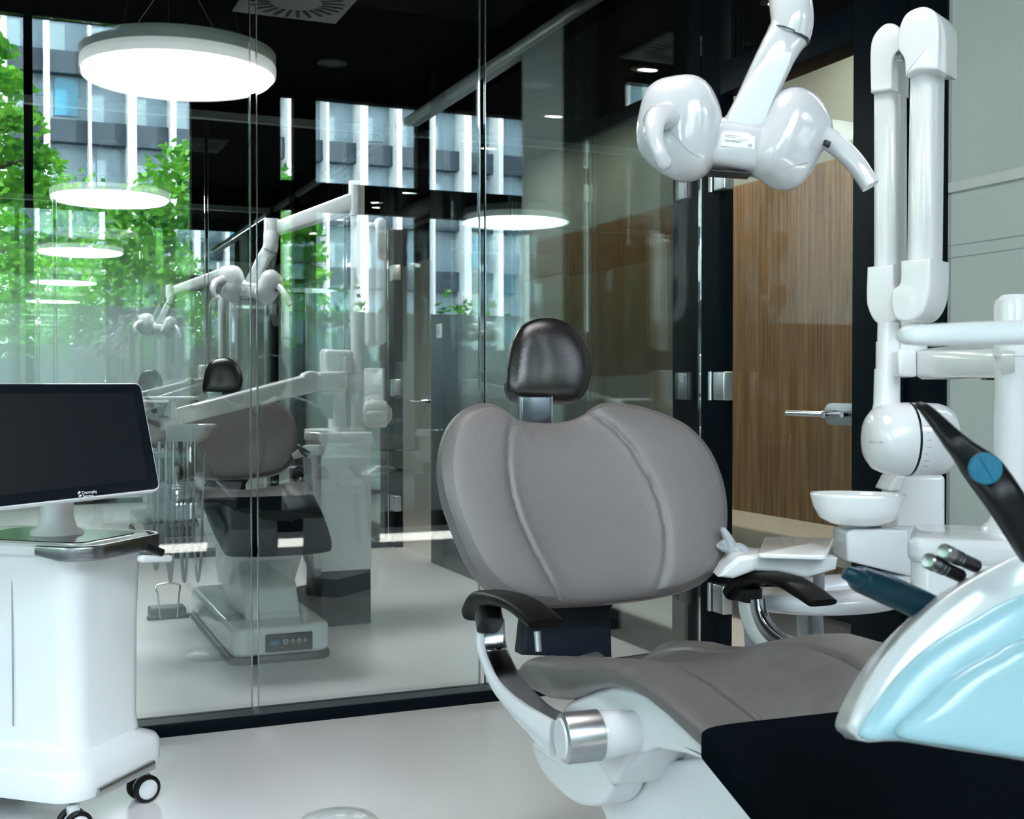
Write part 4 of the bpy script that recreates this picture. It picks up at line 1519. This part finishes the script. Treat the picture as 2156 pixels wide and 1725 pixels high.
def xray():
    t = thing('xray_arm', 'white folded double scissor arm with wall x-ray head right of the door', 'x-ray unit', P(1900, 700, XD))
    nrm = (-FWD + RGT * -.84).normalized()

    def slab(px, dd, th, name, bev, smooth=None, par=t, m='white'):
        n_ = nrm
        c = P(1910, 400, dd)
        if smooth:
            m_ = len(px)
            out_ = []
            for a_, b_ in zip(smooth, list(smooth[1:]) + [smooth[0] + m_]):
                seg_ = [V((*px[k_ % m_], 0)) for k_ in range(a_, b_ + 1)]
                out_ += [(p_.x, p_.y) for p_ in (spline(seg_, 4) if len(seg_) > 2 else seg_)[:-1]]
            px = out_
        q = [UPL(a, b, c, n_) for a, b in px]
        return MB().prism(q, n_, th, bev, 4).build(name, m, par, sharp=50)
    # rear limb
    slab([(1834, 150), (1884, 150), (1884, 600), (1834, 600)], XD + .05, .085, 'rear_limb', .02)
    slab([(1832, 195), (1831, 110), (1838, 75), (1858, 52), (1876, 48), (1890, 56), (1897, 78), (1893, 105), (1880, 125), (1878, 188)], XD + .03, .10, 'rear_cap', .006, (0, 9))
    slab([(1825, 562), (1880, 556), (1882, 600), (1892, 625), (1893, 655), (1880, 678), (1860, 686), (1840, 676), (1826, 648), (1823, 620)], XD + .03, .10, 'rear_foot', .006, (0, 1))
    # front limb
    slab([(1909, 130), (1962, 130), (1957, 590), (1902, 590)], XD - .01, .095, 'front_limb', .024)
    slab([(1905, 159), (1903, 125), (1890, 100), (1892, 60), (1905, 30), (1928, 16), (1950, 14), (1968, 26), (1976, 55), (1975, 145), (1930, 146)], XD - .04, .115, 'front_cap', .006, (0, 9, 10))
    slab([(1895, 549), (1958, 543), (1957, 600), (1950, 640), (1932, 668), (1905, 678), (1882, 668), (1875, 640), (1878, 610), (1894, 596)], XD - .04, .115, 'front_foot', .006, (0, 1))
    MB().tube([P(1896, 118, XD + .02), P(1909, 118, XD - .0)], .014, 16).build('pivot', 'steel', t)
    # spindle and horizontal arm
    a, b = P(1922, 676, XD + .04), P(1922, 735, XD + .04)
    MB().tube([a + V((0, 0, .02)), b], .026, 28).build('spindle', 'white', t)
    MB().tube([P(1922, 712, XD + .04), P(1922, 740, XD + .04)], .031, 28).build('spindle_collar', 'white', t)
    q = [(1891, 735), (1932, 735), (1932, 795), (1891, 792)]
    MB().quadbox([P(a, b, XD - .02) for a, b in q][::-1], -FWD, .11, .008, 3).build('elbow', 'white', t)
    q = [(1932, 733), (2140, 727), (2140, 795), (1932, 796)]
    MB().quadbox([P(a, b, XD - .02 - .0021 * (a - 1932)) for a, b in q][::-1], -FWD, .09, .010, 3).build('horizontal_arm', 'white', t)
    MB().quadbox([P(2075, 796, 2.29), P(2100, 796, 2.27), P(2100, 800, 2.27), P(2080, 800, 2.29)][::-1], -FWD, .03, .0005).build('stop', 'black', t)
    # drop tube and head
    MB().tube([P(1871, 680, XD + .05), P(1870, 730, XD + .05)], .024, 28).build('drop_joint', 'white', t)
    MB().tube([P(1870, 720, XD + .05), P(1869, 850, XD + .05)], [.0265, .0265], 28).build('drop_tube', 'white', t)
    MB().tube([P(1868, 777, XD + .05), P(1867, 850, XD + .05), P(1866, 880, XD + .05)], [.028, .029, .034], 28).build('tube_cover', 'white', t)
    vr = ray(1900, 924).normalized()
    rp = vr.cross(V((0, 0, 1))).normalized()
    ax = (rp * .93 + vr * .37).normalized()
    o = P(1829, 924, XD - .02)
    pr = [(.001, -.006), (.030, -.005), (.050, .0), (.066, .012), (.074, .03), (.079, .06), (.080, .082)]
    hd = MB().lathe(o, ax, pr, 64).build('head_front', 'white', t, sharp=60)
    MB().lathe(o, ax, [(.0805, .082), (.0805, .087)], 64).build('head_ring', 'black', t)
    MB().lathe(o, ax, [(.080, .087), (.080, .125), (.079, .15), (.072, .172), (.05, .185), (.001, .188)], 64).build('head_rear', 'white', t, sharp=60)
    # dial marks round the rear half
    sd = ax.cross(UPV).normalized()
    for k in range(12):
        a = R(-55 + 11 * k)
        dr = (-sd * 0 + (-FWD + ax * FWD.dot(ax)).normalized() * math.cos(a) + UPV * math.sin(a))
        dr = (dr - ax * dr.dot(ax)).normalized()
        p_ = o + ax * .096 + dr * .0803
        MB().tube([p_, p_ + ax * (.011 if k % 3 else .005)], .0006, 4).build('dial_mark', 'grey', t)
    ex = RGT
    text('Heliodent Plus', 'head_text', P(1829, 934, XD - .075), (RGT * .8 - FWD * .15).normalized(), UPV, .0095, 'grey', t)
    return t


xray()

# ================================================================== FRONT UNIT
UD = 2.2
t = thing('treatment_unit', 'white dental unit block with spittoon beside the front chair', 'dental unit', P(2050, 1300, 2.3))


def qb(px, d0, dslope, th, bev, name, m='white', par=None, seg=4):
    """front face through image points, depth varying with x"""
    x0 = px[0][0]
    q = [P(a, b, d0 + dslope * (a - x0)) for a, b in px]
    n = (q[1] - q[0]).cross(q[2] - q[1])
    if n.dot(q[0] - CAM) > 0:
        n = -n
        q = q
    return MB().quadbox(q, n, th, bev, seg).build(name, m, par, sharp=50)


ub = P(1915, 1300, 2.2)
# block: turned towards the chair
vr = ray(1915, 1140)
vr = V((vr.x, vr.y, 0)).normalized()
rp = V((vr.y, -vr.x, 0))
a = P(1918, 1140, 2.12)
zt = a.z + .006


def turned(s0, s1, t0, t1, z0, z1, bev, r=.03):
    o_ = V((a.x, a.y, 0))
    pts = []
    for (cs, c_t, a0) in ((s1 - r, t1 - r, 0), (s0 + r, t1 - r, 90), (s0 + r, t0 + r, 180), (s1 - r, t0 + r, 270)):
        for k in range(6):
            an = R(a0 + 90 * k / 5)
            pts.append(o_ + rp * (cs + r * math.cos(an)) + vr * (c_t + r * math.sin(an)) + V((0, 0, z1)))
    return MB().prism(pts, (0, 0, 1), z1 - z0, bev, 4)


turned(0, .44, 0, .24, .1, zt - .04, .003).build('column', 'white', t)
turned(-.006, .45, -.008, .25, zt - .045, zt, .014).build('lid', 'white', t)
turned(.01, .43, .01, .23, 0, .1, .003).build('plinth', 'charcoal', t)
# front post with cap
pp_ = P(2136, 900, 2.24)
MB().tube([(pp_.x, pp_.y, zt - .01), (pp_.x, pp_.y, 1.275)], .036, 36).build('front_post', 'white', t)
MB().lathe((pp_.x, pp_.y, zt - .004), (0, 0, 1), [(.06, 0), (.058, .008), (.045, .02), (.038, .035)], 36).build('post_foot', 'white', t)
MB().lathe((pp_.x, pp_.y, 1.2), (0, 0, 1), [(.0385, -.02), (.0385, .07), (.036, .084), (.025, .094), (.001, .097)], 36).build('post_cap', 'white', t)
# spittoon tower
qb([(1886, 1004), (1992, 1000), (1992, 1150), (1886, 1150)], 2.85, .0, .12, .012, 'spittoon_tower', 'white', t)
qb([(1872, 1035), (1889, 1002), (1910, 1002), (1895, 1035)], 2.835, .0, .12, .006, 'tower_shoulder', 'white', t)
qb([(1782, 1122), (1800, 1114), (1990, 1118), (1990, 1232), (1783, 1182)], 2.70, .0, .12, .006, 'spittoon_arm', 'white', t)
bo = P(1806, 1044, 2.74)
rb = 99 / F_PX * 2.74
pr = [(.001, -.62), (.30, -.62), (.55, -.60), (.80, -.47), (.92, -.25), (.985, -.02), (1.0, .03), (.985, .05), (.955, .03), (.93, -.04), (.86, -.20), (.7, -.38), (.4, -.47), (.001, -.50)]
MB().lathe(bo, (.02, .02, 1), [(a_ * rb, b_ * rb) for a_, b_ in pr], 64).build('spittoon_bowl', 'porcelain', t, sharp=60)
MB().lathe(bo, (0, 0, 1), [(.02, -.085), (.035, -.07), (.038, -.055)], 32).build('bowl_socket', 'steel', t)
# water spout
MB().tube(spline([P(1967, 1003, 2.74), P(1967, 930, 2.74), P(1966, 898, 2.74), P(1955, 880, 2.72), P(1940, 868, 2.70), P(1930, 860, 2.69)], 6), [.0125] * 12 + [.012] * 6 + [.011, .010, .009, .008, .007, .006, .005, .005, .004, .004, .004, .004, .004], 20).build('cup_spout', 'white', t)
# ring arm under the side tray
ra = spline([P(1610, 1258, 2.74), P(1650, 1266, 2.66), P(1740, 1270, 2.60), P(1850, 1262, 2.58), P(1940, 1240, 2.56)], 8)
MB().tube(ra, .06, 28, .023, up=(0, 0, 1), p=3.2, round_ends=True).build('swing_arm', 'white', t, sharp=60)
MB().tube(spline([P(1690, 1238, 2.72), P(1780, 1228, 2.75), P(1950, 1216, 2.75)], 5), .05, 24, .018, up=(0, 0, 1), p=3.2).build('swing_arm_top', 'white', t)
# hoses
for k, (x, d_) in enumerate(((1690, 2.75), (1722, 2.75), (1577, 2.8))):
    h_ = MB()
    pts = [P(x, 1225 if k < 2 else 1300, d_), P(x - 1, 1300, d_), P(x + 6, 1400, d_), P(x + 15, 1500, d_)]
    c_ = spline(pts, 20)
    h_.tube(c_, [.0125 + .0012 * (i % 2) for i in range(len(c_))], 16)
    h_.build('hose', 'hose', t, sharp=80)
MB().tube([P(1724, 1200, 2.60), P(1724, 1240, 2.66)], .0125, 18).build('tray_post', 'hose', t)

# assistant tray
ta = thing('assistant_tray', 'white assistant tray with square lid and grey suction handles between chair and bowl', 'tray', P(1650, 1180, 2.3))
n_ = V((0, 0, 1))
cz = P(1650, 1165, 2.6).z


def pz(px, py, z):
    return UZ(px, py, z)


ol = [pz(1556, 1160, cz), pz(1600, 1128, cz), pz(1760, 1131, cz), pz(1777, 1140, cz), pz(1765, 1175, cz), pz(1600, 1172, cz), pz(1560, 1182, cz)]
q = [P(1515, 1215, 2.2), P(1540, 1186, 2.2), P(1590, 1168, 2.2), P(1765, 1180, 2.2), P(1760, 1203, 2.2), P(1700, 1219, 2.2), P(1620, 1207, 2.2), P(1545, 1221, 2.2)]
zc = cz
pro = [(1513, 1216), (1528, 1196), (1556, 1172), (1600, 1168), (1766, 1176), (1762, 1200), (1700, 1218), (1640, 1206), (1590, 1204), (1545, 1220)]
nf = V((-FWD.x, -FWD.y, 0)).normalized()
co = P(1650, 1190, 2.50)
MB().prism([UPL(a, b, co, nf) for a, b in pro], nf, .12, .010, 4).build('body', 'white', ta, sharp=50)
c1 = UPL(1600, 1168, co, nf)
lid = [pz(1595, 1166, c1.z + .006), pz(1610, 1130, c1.z + .006), pz(1757, 1133, c1.z + .006), pz(1738, 1170, c1.z + .006)]
lr = []
for k in range(4):
    p_, a_, b_ = lid[k], lid[k - 1], lid[(k + 1) % 4]
    u_, v_ = (a_ - p_).normalized() * .014, (b_ - p_).normalized() * .014
    for q_ in range(5):
        w_ = q_ / 4
        lr.append(p_ + u_ * (1 - w_) ** 2 + v_ * w_ ** 2)
MB().prism(lr, (0, 0, 1), .010, .003).build('lid', 'porcelain', ta)
for k, pp in enumerate(([(1523, 1117), (1530, 1130), (1540, 1152), (1545, 1172)], [(1514, 1150), (1530, 1155), (1555, 1156), (1565, 1165)])):
    c_ = spline([P(a, b, 2.58) for a, b in pp], 5)
    n2 = len(c_)
    MB().tube(c_, [.007 + .010 * (i / n2) for i in range(n2)], 18, round_ends=True).build('suction_handle', 'grey', ta)
MB().tube([P(1518, 1140, 2.58), P(1526, 1150, 2.58)], .010, 16).build('suction_valve', 'grey', ta)
MB().tube([P(1566, 1180, 2.56), P(1548, 1160, 2.58)], .015, 18, round_ends=True).build('suction_holder', 'grey', ta)

# ================================================================== FOREGROUND DELIVERY HEAD
DD = 1.0
t = thing('instrument_console', 'large white instrument console with blue sky light in its colour at the right edge, cut by the frame', 'dental console', P(2100, 1450, DD))
nf = (-FWD * .8 + UPV * .35 - RGT * .45).normalized()
nf = -FWD
c0 = P(2050, 1400, DD)
o1 = [(1781, 1532), (1800, 1478), (1838, 1410), (1885, 1350), (1940, 1295), (2000, 1245), (2070, 1203), (2156, 1162), (2300, 1110), (2500, 1090), (2500, 1660), (2300, 1628), (2156, 1602), (2000, 1578), (1890, 1561), (1815, 1563), (1795, 1548)]
rng_ = [(0, 0, 1.0), ]


def shell(pix, depths, name, m, bev):
    q = [P(a, b, d) for (a, b), d in zip(pix, depths)]
    return q


# body as stepped rounded shells
for pix, d0, tf, tb, nm, mt_ in [
    (o1, DD + .10, .02, .12, 'console_shell', 'white'),
    ([(1806, 1540), (1850, 1470), (1900, 1408), (1960, 1356), (2040, 1308), (2156, 1250), (2500, 1150), (2500, 1650), (2156, 1600), (2000, 1576), (1880, 1559), (1830, 1560)], DD + .085, .02, .03, 'console_rim', 'console_blue_lit'),
    ([(1885, 1548), (1940, 1480), (2010, 1420), (2080, 1380), (2156, 1345), (2500, 1260), (2500, 1645), (2156, 1598), (2000, 1573)], DD + .06, .022, .03, 'console_face', 'console_blue_lit'),
]:
    c_ = P(2050, 1400, d0)
    nn = (-FWD + UPV * .25 - RGT * .1).normalized()
    q = [UPL(a, b, c_, nn) for a, b in spline2(pix, 5)]
    MB().blob(q, nn, tf, tb, p=6, N=260, K=16, ctr=UPL(2200, 1440, c_, nn)).build(nm, mt_, t, sharp=70)
# instruments resting in the console
sy = thing('air_water_syringe', 'black angled syringe handpiece with round blue button pointing up at the right', 'syringe', P(2060, 1000, 1.05))

c_ = spline([P(1928, 853, 1.07), P(1948, 862, 1.06), P(1980, 896, 1.05), P(2012, 932, 1.04), P(2045, 965, 1.04), P(2075, 997, 1.04), P(2110, 1045, 1.03), P(2143, 1097, 1.03), P(2185, 1165, 1.03)], 8)
n_ = len(c_)
tab = [(0, .0020), (.12, .0050), (.3, .0082), (.42, .0105), (.55, .0148), (.62, .0162), (1, .0150)]
MB().tube(c_, [interp(tab, i / (n_ - 1)) for i in range(n_)], 28, [interp(tab, i / (n_ - 1)) * .9 for i in range(n_)], up=FWD, p=3.0, round_ends=False).build('handle', 'black', sy, sharp=70)
bc = P(2076, 987, 1.012)
ax = (-FWD - RGT * .1).normalized()
bt_ = MB().lathe(bc, ax, [(.0133, -.006), (.0133, .001), (.0125, .002), (.001, .0025)], 40).build('button', 'blue', sy)
MB().tube([bc + ax * .0025 + (RGT * -.5 + UPV * .85).normalized() * .0125, bc + ax * .0025 - (RGT * -.5 + UPV * .85).normalized() * .0125], .0009, 8).build('button_rib', 'blue', bt_)
for sgn in (-1, 1):
    p_ = bc + ax * .0025 + RGT * .0068 * sgn + UPV * .0035 * sgn
    MB().lathe(p_, ax, [(.0030, -.001), (.0030, .0004), (.0024, .0008), (.001, .0004)], 20).build('button_dimple', 'blue', bt_)
hp = thing('handpiece', 'dark teal tapered handpiece resting in the console below the bowl', 'handpiece', P(1860, 1250, 1.05))
c_ = spline([P(1776, 1203, 1.14), P(1800, 1214, 1.14), P(1814, 1221, 1.15), P(1870, 1243, 1.16), P(1960, 1284, 1.18), P(2030, 1316, 1.21)], 6)
n_ = len(c_)
tab = [(0, .0050), (.02, .0068), (.15, .0078), (.28, .0098), (.38, .0128), (.6, .0148), (1, .0150)]
MB().tube(c_, [interp(tab, i / (n_ - 1)) for i in range(n_)], 32).build('sleeve', 'teal', hp, sharp=70)
for k, (x, y) in enumerate(((1952, 1180), (1985, 1160))):
    cp = thing('coupling', 'metal instrument coupling with dark rings, %s one of the pair above the console' % ('lower left' if k == 0 else 'upper right'), 'dental instrument', P(x, y, 1.1), 'metal couplings')
    a0, dr = P(x, y, 1.16), (P(x + 60, y + 28, 1.19) - P(x, y, 1.16)).normalized()
    MB().lathe(a0, dr, [(.001, 0), (.0065, .0005), (.0078, .002), (.0080, .014)], 28).build('tip', 'handle_metal', cp)
    MB().lathe(a0, dr, [(.0068, .014), (.0068, .060)], 28).build('core', 'black', cp)
    for j, s0 in enumerate((.0165, .0215, .0275)):
        MB().lathe(a0, dr, [(.0068, s0), (.0074, s0 + .0003), (.0074, s0 + .003), (.0068, s0 + .0033)], 28).build('ring', 'darksteel', cp)
# blurred bar across the right edge
ba = thing('tray_holder', 'out-of-focus white rounded bar crossing the right edge above the x-ray head', 'arm', P(2050, 705, .95))
MB().tube([P(1920, 706, .95), P(1960, 706, .95), P(2060, 703, .93), P(2260, 697, .90), P(2460, 690, .88)], [.012, .0125, .0125, .0125, .0125], 28, [.0078, .0088, .0092, .0095, .0095], up=(0, 0, 1), p=3, round_ends=True).build('bar', 'white_soft', ba)
pq = P(2440, 690, .88)
MB().tube([pq, V((pq.x, pq.y, P(2440, 1180, .95).z))], .014, 24).build('bar_post', 'white_soft', ba)

# ================================================================== SCANNER CART
A1 = V((.3, .954))           # camera frame: right, forward
A2 = V((-.954, .3))
RX, RY = V((RGT.x, RGT.y, 0)), V((math.sin(YAW), math.cos(YAW), 0))
ax1 = RX * A1[0] + RY * A1[1]
ax2 = RX * A2[0] + RY * A2[1]
f0 = P(158, 1700, 2.93)
f0 = V((f0.x, f0.y, 0))
ct = thing('scanner_cart', 'tall white mobile scanner cart on casters at the left edge, below the monitor', 'cart', f0 + ax1 * .2 + ax2 * .25)


def ringz(s0, s1, t0, t1, z, r, n=8):
    out = []
    for (sc, tc_, a0) in ((s1 - r, t1 - r, 0), (s0 + r, t1 - r, 90), (s0 + r, t0 + r, 180), (s1 - r, t0 + r, 270)):
        for k in range(n + 1):
            a = R(a0 + 90 * k / n)
            s_, t_ = sc + r * math.cos(a), tc_ + r * math.sin(a)
            out.append(V((f0.x, f0.y, z)) + ax1 * s_ + ax2 * t_)
    return out


W_, L_ = .40, .52
sk = [(.105, .02, .02), (.10, .0, .0), (.115, -.004, .0), (.165, -.004, 0), (.178, .003, 0), (.19, .03, 0), (.205, .06, 0), (.24, .075, 0)]
MB().loft([ringz(g, W_ - g, g, L_ - g, z, .075 - g * .3) for z, g, _ in sk[1:]]).build('base_cover', 'white_cart', ct, sharp=40)
up = [(.20, .066), (.24, .070), (.5, .068), (.62, .064), (.69, .060), (.70, .056)]
MB().loft([ringz(g, W_ - g + .040, g - .015, L_ - g + .02, z, .06) for z, g in up]).build('body', 'white_cart', ct, sharp=40)
dk = [(.70, .045), (.705, .036), (.725, .034), (.732, .040)]
MB().loft([ringz(g, W_ - g + .014, g - .02, L_ - g + .03, z, .07) for z, g in dk]).build('top_deck', 'white_cart', ct, sharp=40)
MB().loft([ringz(.075, W_ - .075, .035, L_ - .10, z, .04) for z in (.731, .7345)]).build('touch_panel', 'screen', ct)
# wrap handle along the front of the deck
hc = []
g = .028
for q in ringz(g, W_ - g + .004, g - .045, L_, .712, .075, 10):
    hc.append(q)
pth = hc[20:46]
pth = sorted(range(len(hc)), key=lambda i: 0)
ring = hc
sel = [i for i in range(len(ring)) if (ring[i] - f0).dot(ax2) < .10]
# order along: right-back -> front -> left
def key(i):
    s_, t_ = (ring[i] - f0).dot(ax1), (ring[i] - f0).dot(ax2)
    return math.atan2(t_ - .3, s_ - .2)
sel.sort(key=key)
path = [ring[i] for i in sel]
p0 = V((f0.x, f0.y, .718)) + ax1 * g + ax2 * .13
p9 = V((f0.x, f0.y, .718)) + ax1 * (W_ - g + .004) + ax2 * .13
path = [p0] + path + [p9]
hnd = MB().tube(path, [.007] + [.008] * (len(path) - 2) + [.007], 16, [.012] + [.019] * (len(path) - 2) + [.012], up=(0, 0, 1), p=4).build('wrap_handle', 'handle_metal' if 'handle_metal' in M else 'darksteel', ct, sharp=60)
# side seam on the left
for s_ in (0.10,):
    pass
MB().tube([V((f0.x, f0.y, .69)) + ax1 * .0650 + ax2 * .235, V((f0.x, f0.y, .26)) + ax1 * .0650 + ax2 * .235], .002, 6).build('panel_gap', 'grey', ct)
# foot bar
fb = MB().tube([V((f0.x, f0.y, .108)) + ax1 * .08 - ax2 * .004, V((f0.x, f0.y, .108)) + ax1 * .32 - ax2 * .004], .008, 12, .012, p=4).build('foot_bar', 'steel', ct)
for (s_, t_) in ((.055, .05), (W_ - .055, .05), (.055, L_ - .05), (W_ - .055, L_ - .05)):
    c = V((f0.x, f0.y, 0)) + ax1 * s_ + ax2 * t_
    ca = MB().tube([c + V((0, 0, .115)), c + V((0, 0, .07))], .008, 14)
    cas = ca.build('caster', 'steel', ct)
    hb_ = c + ax1 * .0
    dr = (ax1 * .85 + ax2 * -.5).normalized()
    ce = c + V((0, 0, .037)) + dr.cross(V((0, 0, 1))) * .012
    MB().tube([c + V((0, 0, .082)), ce + V((0, 0, .0))], .015, 16, .016, p=4).build('fork', 'white', cas)
    sd_ = dr.cross(V((0, 0, 1))).normalized()
    for sg in (-1, 1):
        w0 = ce + sd_ * .0 + dr * 0
        axl = sd_
        o = ce + dr * 0 + axl * (.013 * sg)
        tire = MB().lathe(o, axl * sg, [(.026, -.002), (.033, -.001), (.037, .003), (.037, .013), (.033, .017), (.027, .018)], 36, cap=False)
        wh = tire.build('wheel', 'black', cas)
        MB().lathe(o, axl * sg, [(.001, .019), (.024, .018), (.028, .015), (.028, -.001), (.001, -.001)], 36).build('wheel_cap', 'white', cas)
# neck and monitor
nb = V((f0.x, f0.y, .732)) + ax1 * .22 + ax2 * .22
MB().lathe(nb, (0, 0, 1), [(.07, 0), (.065, .012), (.05, .02), (.042, .05), (.042, .14)], 40).build('monitor_neck', 'white_soft', ct, sharp=50)
mo = thing('monitor', 'large black touch monitor with thin white rim tilted on top of the scanner cart', 'monitor', nb + V((0, 0, .14)))
TR, BR = P(297, 806, 3.02), P(339, 1032, 2.90)
TL, BL = P(-150, 806, 2.62), P(-118, 1084, 2.50)
# square it up
e1 = (TR - TL).normalized()
e2 = (BR - TR)
e2 = (e2 - e1 * e2.dot(e1)).normalized()
nm = e1.cross(e2)
if nm.dot(FWD) > 0:
    nm = -nm
def rrect(c00, ux, uy, w, h, r, n=6):
    out = []
    for (a, b, a0) in ((w - r, r, -90), (w - r, h - r, 0), (r, h - r, 90), (r, r, 180)):
        for k in range(n + 1):
            t_ = R(a0 + 90 * k / n)
            out.append(c00 + ux * (a + r * math.cos(t_)) + uy * (b + r * math.sin(t_)))
    return out
corners = [TL, TR, BR, BL]
def inset(k):
    c = sum(corners, V()) / 4
    out = []
    for i in range(4):
        p, a, b = corners[i], corners[i - 1], corners[(i + 1) % 4]
        out.append(p + (a - p).normalized() * k + (b - p).normalized() * k)
    return out
def rq(q, r):
    out = []
    for i in range(4):
        p, a, b = q[i], q[i - 1], q[(i + 1) % 4]
        u, v = (a - p).normalized(), (b - p).normalized()
        for k in range(6):
            t_ = k / 5
            out.append(p + u * r * (1 - t_) ** 2 + v * r * t_ ** 2)
    return out
MB().prism(rq(corners, .02), nm, .018, .004, 3).build('rim', 'white', mo)
MB().prism([p + nm * .0012 for p in rq(inset(.004), .018)], nm, .004, .0005, 1).build('bezel', 'screen', mo)
scr = MB().prism([p + nm * .0016 for p in rq(inset(.030), .003)], nm, .001, 0).build('screen', 'screen_lit', mo)
lg = P(166, 1050, 2.78)
bl_, br_ = BL, BR
ex = (BR - BL).normalized()
ey = (ex.cross(nm))
if ey.z < 0:
    ey = -ey
c_ = sum(corners, V()) / 4
lo = UPL(173, 1041, c_ + nm * .0022, nm)
text('Dentsply\nSirona', 'brand_text', lo, ex, ey, .0105, 'whiteink', mo)
lo = UPL(166, 1043, c_ + nm * .0022, nm)
MB().tube([lo + ey * .004, lo + ex * .005 + ey * .008], .0022, 8).tube([lo - ey * .003, lo + ex * .005 - ey * .001], .0022, 8).build('brand_mark', 'whiteink', mo)

# scanner handle on the cart side
sc_ = P(330, 1176, 3.1)
t = thing('scanner_holder', 'small white holder with black scanner wand at the side of the cart', 'scanner', sc_)
MB().tube([P(300, 1177, 3.08), P(352, 1176, 3.15)], .014, 18, .010, p=3, round_ends=True).build('cradle', 'white', t)
MB().tube([P(305, 1150, 3.08), P(340, 1164, 3.12)], .012, 16, .010, p=3).build('wand', 'black', t)

# dome on the floor at the bottom edge
fd = UZ(712, 1740, 0)
t = thing('foot_switch', 'white round dome on the floor cut by the bottom edge', 'foot pedal', fd)
MB().lathe(fd, (0, 0, 1), [(.105, 0), (.105, .006), (.095, .018), (.06, .028), (.001, .032)], 48).build('dome', 'white', t)

# bunch of keys hanging in the lock of the second room's door
k0 = UX(893, 846, WX - .046)
t = thing('key', 'small steel key hanging from the lock of the far glass door', 'key', k0)
MB().tube([k0 + V((.02, 0, .008)), k0 + V((0, 0, .004)), k0 + V((0, 0, -.02))], .004, 10).build('bow', 'steel', t)
MB().box(k0 + V((-.002, -.007, -.06)), k0 + V((.002, .007, -.018)), .001).build('blade', 'steel', t)
